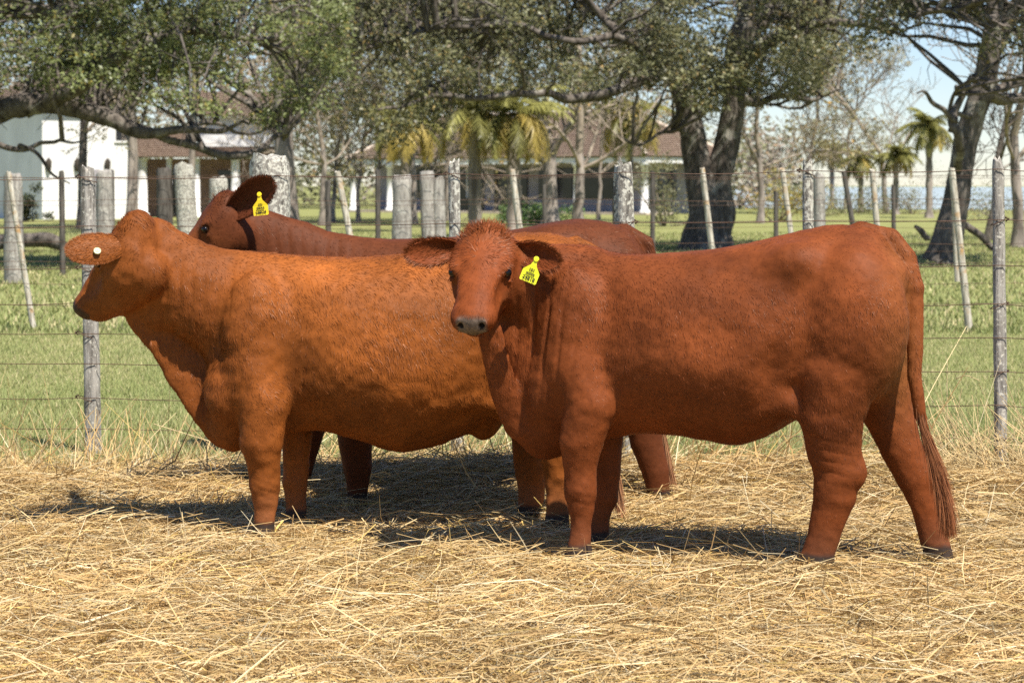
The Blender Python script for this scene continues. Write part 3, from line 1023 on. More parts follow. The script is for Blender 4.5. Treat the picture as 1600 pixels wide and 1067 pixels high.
fence2 = empty('stake_fence', (0, 23.5, 0))
F2 = np.array([0, 23.5, 0])
tag(fence2, 'middle wire fence hung with thin pale leaning stakes', 'fence')
for k, (a, b_, c_, e_, wpx) in enumerate([(13, 269, 52, 512, 10), (527, 268, 575, 515, 10), (800, 265, 832, 515, 10), (1097, 263, 1128, 515, 10), (1222, 263, 1256, 515, 10), (1363, 265, 1384, 515, 10), (1487, 263, 1516, 526, 12), (1490, 290, 1496, 440, 9)]):
    d = 23.5 if k < 7 else 27
    top, bot = W(a, b_, d), W(c_, e_, d)
    mb = MB()
    post_mesh(mb, np.zeros(3), top - bot, wpx * d / F, 720 + k, 0.08, 14, 8, 0.008)
    mb.build('stake', M['stake'], fence2, loc=bot - F2)
for k, hh in enumerate((1.58, 1.34, 1.12, 0.90, 0.70, 0.48, 0.27)):
    mb = MB()
    t = np.linspace(-7, 7, 40)
    add_tube(mb, np.stack([t, 0 * t - 0.05, hh + 0.012 * np.sin(t * 1.7 + k)], -1), 0.0026, 4)
    mb.build('wire', M['wire'], fence2)
fence3 = empty('post_fence', (0, 35, 0))
F3 = np.array([0, 35, 0])
tag(fence3, 'far fence with thick grey posts and dark thin stakes', 'fence')
for k, (a, b_, c_, wpx, mt) in enumerate([(20, 272, 22, 30, 'grey_post'), (163, 267, 164, 28, 'grey_post'), (256, 264, 258, 24, 'dark_stake'), (286, 258, 297, 33, 'lichen_post'), (341, 278, 343, 30, 'lichen_post'), (629, 275, 629, 33, 'grey_post'), (666, 268, 672, 24, 'grey_post'), (684, 278, 688, 22, 'grey_post'), (963, 270, 965, 14, 'dark_stake'), (1279, 272, 1281, 19, 'grey_post')]):
    d = 35.0
    top, bot = W(a, b_, d), G(c_, d)
    mb = MB()
    post_mesh(mb, np.zeros(3), top - bot, wpx * d / F, 740 + k, 0.08, 12, 12, 0.02)
    mb.build('post', M[mt], fence3, loc=bot - F3)
for k, (a, b_, c_, wpx) in enumerate([(96, 268, 98, 9), (176, 266, 178, 6), (512, 282, 514, 10), (590, 266, 591, 9), (850, 290, 852, 8), (1020, 268, 1020, 8), (1212, 300, 1213, 8), (1318, 268, 1345, 9), (1396, 290, 1398, 7)]):
    d = 38.0
    top, bot = W(a, b_, d), G(c_, d)
    mb = MB()
    post_mesh(mb, np.zeros(3), top - bot, wpx * d / F, 760 + k, 0.1, 9, 7, 0.01)
    mb.build('stake', M['dark_stake'], fence3, loc=bot - F3)
for k, hh in enumerate((1.6, 1.2, 0.85, 0.5, 0.25)):
    mb = MB()
    t = np.linspace(-10, 10, 40)
    add_tube(mb, np.stack([t, 0 * t - 0.2, hh + 0.015 * np.sin(t * 1.3 + k)], -1), 0.003, 4)
    mb.build('wire', M['wire'], fence3)
# ------------------------------------------------------------------ cows
H = 0.008


def smin(a, b, k):
    if k <= 0:
        return np.minimum(a, b)
    h = np.clip(0.5 + 0.5 * (b - a) / k, 0, 1)
    return b * (1 - h) + a * h - k * h * (1 - h)


class Field:
    """a blended distance field on a grid, turned into one closed skin by surface nets"""

    def __init__(self, lo, hi, h):
        self.lo = np.asarray(lo, float)
        self.h = h
        self.n = np.ceil((np.asarray(hi) - self.lo) / h).astype(int) + 1
        self.ax = [self.lo[i] + np.arange(self.n[i]) * h for i in range(3)]
        self.D = np.full(self.n, 0.5, dtype=np.float32)

    def block(self, lo, hi):
        i0 = np.clip(np.floor((np.asarray(lo) - self.lo) / self.h).astype(int), 0, self.n)
        i1 = np.clip(np.ceil((np.asarray(hi) - self.lo) / self.h).astype(int) + 1, 0, self.n)
        sl = tuple(slice(a, b) for a, b in zip(i0, i1))
        X = self.ax[0][sl[0]][:, None, None]
        Y = self.ax[1][sl[1]][None, :, None]
        Z = self.ax[2][sl[2]][None, None, :]
        return sl, X, Y, Z

    def put(self, sl, d, k, sub=False):
        d = d.astype(np.float32)
        if sub:
            self.D[sl] = -smin(-self.D[sl], d, k)
        else:
            self.D[sl] = smin(self.D[sl], d, k)

    def chain(self, pts, sy=1.0, k=0.04, sub=False):
        """pts: rows x, y, z, radius; sy flattens sideways"""
        pts = np.asarray(pts, float)
        m = pts[:, 3].max() * max(1, sy) + k + 3 * self.h
        sl, X, Y, Z = self.block(pts[:, :3].min(0) - m, pts[:, :3].max(0) + m)
        if self.D[sl].size == 0:
            return
        D = None
        for a, b in zip(pts[:-1], pts[1:]):
            ba = (b[:3] - a[:3]) / np.array([1, sy, 1])
            px, py, pz = X - a[0], (Y - a[1]) / sy, Z - a[2]
            t = np.clip((px * ba[0] + py * ba[1] + pz * ba[2]) / max(ba @ ba, 1e-9), 0, 1)
            d = np.sqrt((px - t * ba[0]) ** 2 + (py - t * ba[1]) ** 2 + (pz - t * ba[2]) ** 2) - (a[3] + (b[3] - a[3]) * t)
            D = d if D is None else smin(D, d, 0.006)
        self.put(sl, D, k, sub)

    def ball(self, c, r, k=0.05, R=None, sub=False):
        """ellipsoid with radii r along the rows of R"""
        c, r = np.asarray(c, float), np.asarray(r, float)
        R = np.eye(3) if R is None else np.asarray(R)
        m = r.max() + k + 3 * self.h
        sl, X, Y, Z = self.block(c - m, c + m)
        if self.D[sl].size == 0:
            return
        px, py, pz = X - c[0], Y - c[1], Z - c[2]
        q = [(R[i, 0] * px + R[i, 1] * py + R[i, 2] * pz) for i in range(3)]
        k0 = np.sqrt(sum((q[i] / r[i]) ** 2 for i in range(3)))
        k1 = np.sqrt(sum((q[i] / r[i] ** 2) ** 2 for i in range(3))) + 1e-9
        self.put(sl, k0 * (k0 - 1) / k1, k, sub)

    def nets(self):
        D = self.D
        S = D < 0
        n = D.shape
        c = np.zeros((n[0] - 1, n[1] - 1, n[2] - 1), dtype=np.int8)
        for i in (0, 1):
            for j in (0, 1):
                for k in (0, 1):
                    c += S[i:n[0] - 1 + i, j:n[1] - 1 + j, k:n[2] - 1 + k]
        act = np.argwhere((c > 0) & (c < 8))
        idx = np.full(c.shape, -1, dtype=np.int64)
        idx[act[:, 0], act[:, 1], act[:, 2]] = np.arange(len(act))
        acc = np.zeros((len(act), 3))
        cnt = np.zeros(len(act))
        cor = [(i, j, k) for i in (0, 1) for j in (0, 1) for k in (0, 1)]
        for a in cor:
            for ax in range(3):
                if a[ax] == 1:
                    continue
                b = list(a)
                b[ax] = 1
                d0 = D[act[:, 0] + a[0], act[:, 1] + a[1], act[:, 2] + a[2]]
                d1 = D[act[:, 0] + b[0], act[:, 1] + b[1], act[:, 2] + b[2]]
                m = (d0 < 0) != (d1 < 0)
                t = np.where(m, d0 / np.where(m, d0 - d1, 1), 0)
                p = np.tile(np.array(a, float), (len(act), 1))
                p[:, ax] = t
                acc[m] += p[m]
                cnt += m
        V = self.lo + (act + acc / cnt[:, None]) * self.h
        quads = []
        for ax in range(3):
            u, v = (ax + 1) % 3, (ax + 2) % 3
            s0 = [slice(None)] * 3
            s1 = [slice(None)] * 3
            s0[ax] = slice(0, -1)
            s1[ax] = slice(1, None)
            A, B = S[tuple(s0)], S[tuple(s1)]
            e = np.argwhere(A != B)
            ok = (e[:, u] > 0) & (e[:, v] > 0) & (e[:, u] < n[u] - 1) & (e[:, v] < n[v] - 1)
            e = e[ok]
            ins = A[e[:, 0], e[:, 1], e[:, 2]]
            q = []
            for du, dv in ((-1, -1), (0, -1), (0, 0), (-1, 0)):
                g = e.copy()
                g[:, u] += du
                g[:, v] += dv
                q.append(idx[g[:, 0], g[:, 1], g[:, 2]])
            q = np.stack(q, -1)
            q[~ins] = q[~ins][:, ::-1]
            quads.append(q)
        Q = np.concatenate(quads)
        return V, Q[(Q >= 0).all(1)]


def vert_normals(V, Q):
    fn = np.cross(V[Q[:, 2]] - V[Q[:, 0]], V[Q[:, 3]] - V[Q[:, 1]])
    N = np.stack([sum(np.bincount(Q[:, j], fn[:, i], len(V)) for j in range(4)) for i in range(3)], -1)
    return nrm(N)


def relax(V, Q, it=2, lam=0.5):
    for _ in range(it):
        s = np.zeros_like(V)
        c = np.zeros(len(V))
        for a, b in ((0, 1), (1, 2), (2, 3), (3, 0)):
            for x, y in ((a, b), (b, a)):
                c += np.bincount(Q[:, x], minlength=len(V))
                for i in range(3):
                    s[:, i] += np.bincount(Q[:, x], V[Q[:, y], i], len(V))
        V = V + lam * (s / np.maximum(c, 1)[:, None] - V)
    return V


class Cow:
    def __init__(self, px, d, yaw, label, tone):
        self.O = G(px, d)
        self.yaw = yaw                              # rear swings away from the camera when positive
        self.ex = np.array([math.cos(yaw), math.sin(yaw), 0])
        self.ey = np.array([-math.sin(yaw), math.cos(yaw), 0])
        self.tone = tone
        self.root = empty('cow', self.O, yaw)
        tag(self.root, label, 'cow', 'young red cows standing in straw')
        self.fm = MB()

    def loc(self, w):
        r = np.asarray(w, float) - self.O
        return np.array([r @ self.ex, r @ self.ey, r[2]])

    def vec(self, v):
        v = np.asarray(v, float)
        return np.array([v @ self.ex, v @ self.ey, v[2]])

    def P(self, px, py, y=0.0):
        """local point at pixel px,py lying y metres off the middle plane (away from the camera positive)"""
        d = np.array([(px - CX) / F, 1.0, -(py - HY) / F])
        C = np.array([0, 0, CH]) - self.O
        t = (y - C @ self.ey) / (d @ self.ey)
        p = C + d * t
        return np.array([p @ self.ex, y, p[2]])

    def ch(self, pts):
        """pixel chain rows px, py, y, radius -> local rows"""
        return np.array([[*self.P(a, b, y), r] for a, b, y, r in pts])


def torso(F_, cow, st, xa, xb, rnd=0.13):
    """barrel from stations px, top row, bottom row, half width"""
    xs, tz, bz, hw = [], [], [], []
    for px, t, b, wd in st:
        p, q = cow.P(px, t), cow.P(px, b)
        xs.append((p[0] + q[0]) / 2)
        tz.append(p[2])
        bz.append(q[2])
        hw.append(wd)
    g = np.arange(-1.6, 1.6, 0.01)
    ker = np.exp(-0.5 * (np.arange(-9, 10) / 3.5) ** 2)
    ker /= ker.sum()

    def prof(v):
        y = np.interp(g, xs, v)
        return np.convolve(np.pad(y, 9, mode='edge'), ker, mode='valid')
    T, B, Wd = prof(tz), prof(bz), prof(hw)
    sl, X, Y, Z = F_.block(F_.lo, F_.lo + F_.n * F_.h)
    x1 = F_.ax[0]
    t, b, wd = [np.interp(x1, g, a)[:, None, None] for a in (T, B, Wd)]
    zc, hh = (t + b) / 2, (t - b) / 2
    q = (Z - zc) / hh
    we = wd * np.clip(1 - 0.07 * q - 0.05 * q ** 2, 0.45, 1.3)
    n = 2.15 + 0.30 * np.tanh(q * 3)                 # fuller above, rounded under the belly
    r = ((np.abs(Y) / we) ** n + np.abs(q) ** n) ** (1 / n)
    d = (r - 1) * np.minimum(wd, hh) * 0.95
    x0, x1_ = cow.P(xa, 500)[0], cow.P(xb, 500)[0]
    dx = np.maximum(x0 - X, X - x1_) + 0 * d
    a_, b_ = d + rnd, dx + rnd
    dd = np.sqrt(np.maximum(a_, 0) ** 2 + np.maximum(b_, 0) ** 2) + np.minimum(np.maximum(a_, b_), 0) - rnd
    F_.put(sl, dd, 0)


def head(F_, cow, poll, nose, ws=1.0, roll=0.0):
    """skull, jaw, muzzle; returns the frame (origin, rows f s n)"""
    a, b = cow.loc(W(*poll)), cow.loc(W(*nose))
    f = nrm(b - a)
    s = nrm(np.cross(f, [0, 0, 1.0]))
    n = np.cross(s, f)
    if roll:
        s, n = s * math.cos(roll) + n * math.sin(roll), n * math.cos(roll) - s * math.sin(roll)
    R = np.stack([f, s, n])
    L = np.linalg.norm(b - a)
    u = L / 0.46

    def p(x, y, z):
        return a + (np.array([x, y * ws, z]) * u) @ R

    def cone(pts, ssc, k):
        # chain in the head frame with the side direction scaled: approximated by stacked ellipsoids
        pts = np.asarray(pts, float)
        for q0, q1 in zip(pts[:-1], pts[1:]):
            nn = 5
            for t in np.linspace(0, 1, nn):
                q = q0 + (q1 - q0) * t
                F_.ball(p(q[0], q[1], q[2]), np.array([q[3], q[3] * ssc * ws, q[3]]) * u, k, R)
    cone([(0.075, 0, -0.085, 0.088), (0.16, 0, -0.085, 0.086), (0.27, 0, -0.080, 0.075), (0.36, 0, -0.076, 0.066)], 1.05, 0.03)
    F_.ball(p(0.10, 0, -0.065), np.array([0.11, 0.108 * ws, 0.072]) * u, 0.03, R)      # forehead
    F_.ball(p(0.025, 0, -0.045), np.array([0.055, 0.076 * ws, 0.055]) * u, 0.04, R)    # poll
    F_.ball(p(0.405, 0, -0.068), np.array([0.062, 0.080 * ws, 0.064]) * u, 0.03, R)   # muzzle
    F_.ball(p(0.39, 0, -0.122), np.array([0.050, 0.046, 0.030]) * u, 0.018, R)    # chin
    cone([(0.10, 0, -0.205, 0.062), (0.15, 0, -0.215, 0.060), (0.25, 0, -0.178, 0.053), (0.37, 0, -0.127, 0.040)], 1.05, 0.04)
    for sg in (-1, 1):
        F_.ball(p(0.15, 0.074 * sg, -0.135), np.array([0.11, 0.042, 0.088]) * u, 0.035, R)   # cheek
        F_.ball(p(0.175, 0.080 * sg, -0.045), np.array([0.048, 0.028, 0.034]) * u, 0.025, R)    # brow
        F_.ball(p(0.20, 0.107 * sg, -0.046), np.array([0.023, 0.018, 0.020]) * u, 0.010, R, sub=True)   # eye socket
        F_.ball(p(0.29, 0.092 * sg, -0.062), np.array([0.065, 0.028, 0.04]) * u, 0.03, R, sub=True)  # hollow below eye
        F_.ball(p(0.186, 0.098 * sg, -0.024), np.array([0.026, 0.010, 0.006]) * u, 0.008, R)  # upper lid
        F_.ball(p(0.205, 0.103 * sg, -0.074), np.array([0.026, 0.011, 0.007]) * u, 0.008, R)  # lower lid
        F_.ball(p(0.43, 0.044 * sg, -0.048), np.array([0.026, 0.02, 0.022]) * u, 0.015, R)    # nostril wing
        F_.ball(p(0.458, 0.036 * sg, -0.052), np.array([0.022, 0.010, 0.014]) * u, 0.006, R, sub=True)  # nostril
    F_.ball(p(0.455, 0, -0.107), np.array([0.05, 0.07, 0.0045]) * u, 0.006, R, sub=True)      # mouth line
    return a, R, u, p, ws


def ear(cow, base, tip, face, width, len_fur=0.02, droop=0.02, col=None, furry=2200, name='ear', cup=0.95, bw=0.30):
    """cupped leaf-shaped ear with thickness; face = direction the hollow opens to (world)"""
    b, t = (np.asarray(base, float) if isinstance(base, np.ndarray) else cow.loc(W(*base))), cow.loc(W(*tip))
    ax = t - b
    L = np.linalg.norm(ax)
    ax = ax / L
    nf = cow.vec(face)
    nf = nrm(nf - ax * (nf @ ax))
    sd = np.cross(nf, ax)
    nu, nv = 17, 13
    u = np.linspace(0, 1, nu)
    v = np.linspace(-1, 1, nv)
    U, Vv = np.meshgrid(u, v, indexing='ij')
    wu = width / 2 * (bw + (1 - bw) * np.sin(np.clip(U / 0.55, 0, 1) * math.pi / 2) ** 1.2) * np.sqrt(np.clip(1 - np.maximum((U - 0.5) / 0.505, 0) ** 2.1, 0.0, 1))
    curl = cup * (1 - 0.62 * U)
    ang = Vv * curl * 1.35
    rad = wu / np.sin(curl * 1.35).clip(0.15)
    off_s = np.sin(ang) * rad
    off_n = (1 - np.cos(ang)) * rad
    Pm = b + ax * (U * L)[..., None] + sd * off_s[..., None] + nf * (off_n - droop * np.sin(U * 3.14))[..., None]
    th = 0.007 * (1 - 0.5 * U)
    Nn = -nf * np.cos(ang)[..., None] + sd * np.sin(ang)[..., None]
    Po = Pm + Nn * th[..., None]
    mb = MB()
    c = cow.tone if col is None else col
    VV = np.concatenate([Pm.reshape(-1, 3), Po.reshape(-1, 3)])
    cc = np.concatenate([np.tile(c * np.array([1.05, 1.0, 1.1]), (nu * nv, 1)), np.tile(c, (nu * nv, 1))])
    i, j = np.meshgrid(np.arange(nu - 1), np.arange(nv - 1), indexing='ij')
    q = np.stack([i * nv + j, i * nv + j + 1, (i + 1) * nv + j + 1, (i + 1) * nv + j], -1).reshape(-1, 4)
    o = nu * nv
    qs = [q, q[:, ::-1] + o]
    i = np.arange(nu - 1)
    qs.append(np.stack([i * nv, (i + 1) * nv, (i + 1) * nv + o, i * nv + o], -1))
    qs.append(np.stack([i * nv + nv - 1, i * nv + nv - 1 + o, (i + 1) * nv + nv - 1 + o, (i + 1) * nv + nv - 1], -1))
    j = np.arange(nv - 1)
    qs.append(np.stack([(nu - 1) * nv + j, (nu - 1) * nv + j + 1, (nu - 1) * nv + j + 1 + o, (nu - 1) * nv + j + o], -1))
    mb.add(VV, np.concatenate(qs), cc)
    mb.build(name, M['hide'], cow.root)
    # hair on both faces and a fringe on the rim
    n = furry
    ru, rv = rng.random(n) ** 0.8, rng.random(n) * 2 - 1
    rim = rng.random(n) < 0.35
    rv = np.where(rim, np.sign(rv) * (0.9 + 0.1 * rng.random(n)), rv)
    gu, gv = ru * (nu - 1.001), (rv + 1) / 2 * (nv - 1.001)
    iu, iv = gu.astype(int), gv.astype(int)
    fu, fv = (gu - iu)[:, None], (gv - iv)[:, None]

    def bil(A):
        return (A[iu, iv] * (1 - fu) + A[iu + 1, iv] * fu) * (1 - fv) + (A[iu, iv + 1] * (1 - fu) + A[iu + 1, iv + 1] * fu) * fv
    side = rng.random(n) < 0.5
    base_p = np.where(side[:, None], bil(Pm), bil(Po))
    nrmv = np.where(side[:, None], -Nn[iu, iv], Nn[iu, iv])
    dirs = ax * 0.9 + nrmv * 0.16 + sd * (np.where(rim, np.sign(rv), 0.2 * rv))[:, None] * 0.6 + rng.normal(0, 0.16, (n, 3))
    dirs = nrm(dirs)
    ln = len_fur * rng.uniform(0.6, 1.4, n)
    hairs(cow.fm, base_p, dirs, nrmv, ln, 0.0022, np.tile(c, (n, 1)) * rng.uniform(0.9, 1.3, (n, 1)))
    return Pm, Po, b, ax, sd, nf, L


def hairs(mb, base, dirs, nor, ln, wd, col):
    n = len(base)
    sidev = nrm(np.cross(dirs, nor) + rng.normal(0, 0.17, (n, 3)))
    wv = (wd * rng.uniform(0.7, 1.3, n))[:, None]
    a = base - sidev * wv * 0.5
    b = base + sidev * wv * 0.5
    bend = nrm(dirs)
    t = base + bend * ln[:, None]
    V = np.stack([a, b, t], 1).reshape(-1, 3)
    ff = np.arange(n * 3).reshape(-1, 3)
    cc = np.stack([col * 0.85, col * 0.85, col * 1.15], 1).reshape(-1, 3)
    mb.add(V, ff, cc)


def eye(cow, c, r, look):
    mb = MB()
    look = nrm(look)
    nu, nv = 10, 16
    t = np.linspace(0, math.pi, nu)
    p = np.linspace(0, 2 * math.pi, nv, endpoint=False)
    A = nrm(np.cross(look, [0.3, 0.2, 1]))
    B = np.cross(look, A)
    V = c + r * (np.cos(t)[:, None, None] * look + np.sin(t)[:, None, None] * (np.cos(p)[None, :, None] * A + np.sin(p)[None, :, None] * B))
    cc = np.where((t < 0.9)[:, None, None], np.array([0.006, 0.005, 0.005]), np.array([0.035, 0.018, 0.010])) * np.ones((nu, nv, 1))
    i, j = np.meshgrid(np.arange(nu - 1), np.arange(nv), indexing='ij')
    q = np.stack([i * nv + j, i * nv + (j + 1) % nv, (i + 1) * nv + (j + 1) % nv, (i + 1) * nv + j], -1).reshape(-1, 4)
    mb.add(V.reshape(-1, 3), q, cc.reshape(-1, 3))
    return mb.build('eye', M['eye'], cow.root)


M['eye'] = vc_mat('wet_eye', 0.12, 0.35)
M['tag'] = vc_mat('yellow_plastic_tag', 0.4, 0.4, transl=0.1, nscale=150, namt=0.05)
M['ink'] = vc_mat('black_print', 0.6, 0.2)
M['muzzle'] = vc_mat('moist_muzzle', 0.35, 0.5, nscale=160, namt=0.25, bump=0.5)


def text_mesh(body, size):
    cu = bpy.data.curves.new('lettering', 'FONT')
    cu.body = body
    cu.size = size
    cu.align_x = 'CENTER'
    cu.align_y = 'CENTER'
    cu.fill_mode = 'FRONT'
    cu.offset = 0.0006
    o = bpy.data.objects.new('lettering', cu)
    COL.objects.link(o)
    bpy.context.view_layer.update()
    me = bpy.data.meshes.new_from_object(o.evaluated_get(bpy.context.evaluated_depsgraph_get()))
    bpy.data.objects.remove(o)
    V = np.array([v.co[:] for v in me.vertices])
    fs = [tuple(p.vertices) for p in me.polygons]
    bpy.data.meshes.remove(me)
    return V, fs


def ear_tag(cow, top, tilt, lines, face=(0.1, -1, 0.1), sc=1.0, col=(0.82, 0.66, 0.02)):
    """flag tag hanging from its button; tilt in radians about the view"""
    o = cow.loc(W(*top))
    nf = nrm(cow.vec(face))
    right = nrm(np.cross(nf, [0, 0, -1.0]))
    if cow.vec([1, 0, 0]) @ right < 0:
        right = -right
    up = np.cross(nf, right)
    if up[2] < 0:
        up = -up
    r2 = right * math.cos(tilt) + up * math.sin(tilt)
    u2 = up * math.cos(tilt) - right * math.sin(tilt)
    pts = [(-0.009, 0.0), (-0.008, -0.014), (-0.012, -0.026), (-0.030, -0.046), (-0.034, -0.052), (-0.034, -0.090), (-0.030, -0.094), (0.030, -0.094), (0.034, -0.090), (0.034, -0.052), (0.030, -0.046), (0.012, -0.026), (0.008, -0.014), (0.009, 0.0)]
    a = np.linspace(0, math.pi, 7)[1:-1]
    pts += [(0.0095 * math.cos(x), 0.0095 * math.sin(x)) for x in a]
    pts = np.array(pts) * sc
    n = len(pts)
    th = 0.0012
    bow = 0.010 * (np.abs(pts[:, 0]) / 0.034) ** 2
    Fp = o + r2 * pts[:, :1] + u2 * pts[:, 1:] + nf * (th - bow[:, None] * 0.3)
    Bp = Fp - nf * 2 * th
    mb = MB()
    c = np.array(col)
    V = np.concatenate([Fp, Bp])
    k = np.arange(n)
    mb.add(V, np.stack([k, (k + 1) % n, (k + 1) % n + n, k + n], -1), c)
    # faces as strips between mirrored outline points
    idx = [(i, n_) for i, n_ in zip(range(0, 7), range(13, 6, -1))]
    for (i0, j0), (i1, j1) in zip(idx[:-1], idx[1:]):
        mb.add(V, [[i0, i1, j1, j0]], c)
        mb.add(V, [[i0 + n, j0 + n, j1 + n, i1 + n]], c)
    capi = [0, 13] + list(range(14, n))
    mb.add(V[capi], [list(range(len(capi)))], c)
    # button
    a = np.linspace(0, 2 * math.pi, 14, endpoint=False)
    for rr, hh in ((0.011, 0.004),):
        ring0 = o + r2 * (rr * np.cos(a))[:, None] + u2 * (rr * np.sin(a))[:, None] + nf * 0.001
        ring1 = o + r2 * (rr * 0.85 * np.cos(a))[:, None] + u2 * (rr * 0.85 * np.sin(a))[:, None] + nf * (hh + 0.001)
        vv = np.concatenate([ring0, ring1, [o + nf * (hh + 0.002)]])
        kk = np.arange(14)
        mb.add(vv, np.stack([kk, (kk + 1) % 14, (kk + 1) % 14 + 14, kk + 14], -1), c * 1.1)
        mb.add(vv, np.stack([kk + 14, (kk + 1) % 14 + 14, np.full(14, 28)], -1), c * 1.1)
    t = mb.build('ear_tag', M['tag'], cow.root, smooth=False)
    im = MB()
    for body, size, yy in lines:
        V, fs = text_mesh(body, size * sc)
        Wv = o + r2 * V[:, :1] + u2 * (V[:, 1:2] + yy * sc) + nf * (th + 0.0012)
        for fc in fs:
            im.add(Wv[list(fc)], [list(range(len(fc)))], np.array([0.02, 0.02, 0.015]))
    im.build('lettering', M['ink'], t, smooth=False)
    return t


def skin(cow, F_, hd, colour, wrinkle, furn, flen, swirl=0.5, seed=1, crl=0.026, pf=0.432, pw_=0.058, pc=(0.15, 0.11, 0.085)):
    """mesh the field, colour it, add coat hair"""
    V, Q = F_.nets()
    V = relax(V, Q, 2)
    N = vert_normals(V, Q)
    V = V + N * wrinkle(V, N)[:, None]
    N = vert_normals(V, Q)
    a, R, u, p, ws = hd
    hl = (V - a) @ R.T / u / np.array([1, ws, 1])
    inhead = (hl[:, 0] > -0.03) & (hl[:, 0] < 0.52) & (np.abs(hl[:, 1]) < 0.14) & (np.abs(hl[:, 2] + 0.09) < 0.16)
    Cc = colour(V, N, hl, inhead)
    # muzzle pad and hooves
    pad = inhead & (hl[:, 0] > pf - 0.015) & (hl[:, 2] > -0.118)
    padw = np.clip((hl[:, 0] - pf - 0.006 * vnoise(V * 60, 77)) / 0.014, 0, 1) * pad * np.clip((pw_ - np.abs(hl[:, 1])) / 0.012, 0, 1) * np.clip((-0.008 - hl[:, 2]) / 0.015, 0, 1)
    mz = np.array(pc) * (1 + 0.35 * vnoise(V * 130, 3))[:, None]
    Cc = Cc * (1 - padw[:, None]) + mz * padw[:, None]
    nos = inhead & (np.min([np.linalg.norm((hl - np.array([0.452, 0.036 * sg, -0.052])) / np.array([0.026, 0.011, 0.015]), axis=1) for sg in (-1, 1)], axis=0) < 1.0)
    Cc[nos] = np.array([0.02, 0.014, 0.012])
    eyr = inhead & (np.min([np.linalg.norm(hl - np.array([0.20, 0.098 * sg, -0.046]), axis=1) for sg in (-1, 1)], axis=0) < 0.025)
    Cc[eyr] *= 0.45
    hoof = np.clip((0.098 - V[:, 2] + 0.008 * vnoise(V * 40, 8)) / 0.014, 0, 1)[:, None]
    Cc = Cc * (1 - hoof) + np.array([0.045, 0.032, 0.025]) * hoof
    mb = MB()
    mb.add(V, Q, Cc)
    mb.build('body', M['hide'], cow.root)
    # hair roots
    tri = np.concatenate([Q[:, [0, 1, 2]], Q[:, [0, 2, 3]]])
    ar = np.linalg.norm(np.cross(V[tri[:, 1]] - V[tri[:, 0]], V[tri[:, 2]] - V[tri[:, 0]]), axis=1)
    cum = np.cumsum(ar)
    ti = np.searchsorted(cum, rng.random(furn) * cum[-1])
    w1, w2 = rng.random(furn), rng.random(furn)
    fl = w1 + w2 > 1
    w1[fl], w2[fl] = 1 - w1[fl], 1 - w2[fl]
    w0 = 1 - w1 - w2
    T = tri[ti]

    def lerp(A):
        return A[T[:, 0]] * w0[:, None] + A[T[:, 1]] * w1[:, None] + A[T[:, 2]] * w2[:, None]
    B, n, c = lerp(V), nrm(lerp(N)), lerp(Cc)
    hl = lerp(hl)
    ih = (hl[:, 0] > -0.02) & (hl[:, 0] < 0.5) & (np.abs(hl[:, 1]) < 0.135) & (np.abs(hl[:, 2] + 0.09) < 0.14)
    pw = padw[T[:, 0]] > 0.3
    keep = (B[:, 2] > 0.095) & ~pw & ~(nos | eyr)[T[:, 0]]
    B, n, c, hl, ih = B[keep], n[keep], c[keep], hl[keep], ih[keep]
    m = len(B)
    comb = np.tile(np.array([0.5, 0, -0.85]), (m, 1))
    top = np.clip((n[:, 2] - 0.4) / 0.5, 0, 1)[:, None]
    comb = comb * (1 - top) + np.array([1.0, 0, -0.1]) * top
    leg = np.clip((0.55 - B[:, 2]) / 0.15, 0, 1)[:, None]
    comb = comb * (1 - leg) + np.array([0.12, 0, -1.0]) * leg
    # on the face the coat runs out from a whorl between the eyes
    wh = hl - np.array([0.17, 0.0, 0.0])
    face = nrm(np.stack([wh[:, 0] * 0.8, wh[:, 1] * 1.2, 0 * wh[:, 0]], -1)) @ R
    comb[ih] = face[ih]
    sw = np.stack([vnoise(B * 9, seed + i) for i in range(3)], -1) * 0.8 + np.stack([vnoise(B * np.array([34, 34, 17]), seed + 5 + i) for i in range(3)], -1) * 0.45
    comb = comb + sw * swirl * np.where(ih | (leg[:, 0] > 0.5), 0.45, 1.0)[:, None]
    comb = nrm(comb - n * (comb * n).sum(1, keepdims=True))
    lift = rng.uniform(0.05, 0.28, m)[:, None]
    dirs = nrm(comb + n * lift + rng.normal(0, 0.10, (m, 3)))
    ln = flen * rng.uniform(0.6, 1.4, m) * (0.8 + 0.4 * vnoise(B * 5, seed + 9))
    ln = np.where(ih, np.where((hl[:, 0] < 0.2) & (hl[:, 2] > -0.07), 0.026, 0.016) * rng.uniform(0.6, 1.3, m), ln)
    crown = ih & (hl[:, 0] < 0.07) & (np.abs(hl[:, 1]) < 0.09) & (hl[:, 2] > -0.075)
    ln = np.where(crown, crl * rng.uniform(0.5, 1.3, m), ln)
    dirs = np.where(crown[:, None], nrm(n * 0.8 + comb * 0.6 + rng.normal(0, 0.25, (m, 3))), dirs)
    tp = np.clip((0.66 - B[:, 2]) / 0.28, 0, 1)
    ln = np.where(ih, ln, ln * (1 - tp) + np.minimum(ln, 0.012) * tp)
    st = B - comb * (B * comb).sum(1, keepdims=True) * 0.7          # lumps of hair drawn out along the lie of the coat
    clump = 1 + 0.20 * vnoise(st * 60, seed + 20) + 0.16 * vnoise(st * 26, seed + 21)
    c = c * (np.clip(clump, 0.35, 2) * np.exp(rng.normal(0, 0.17, m)))[:, None]

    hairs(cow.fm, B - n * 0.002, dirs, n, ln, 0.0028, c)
    return V, N, Q


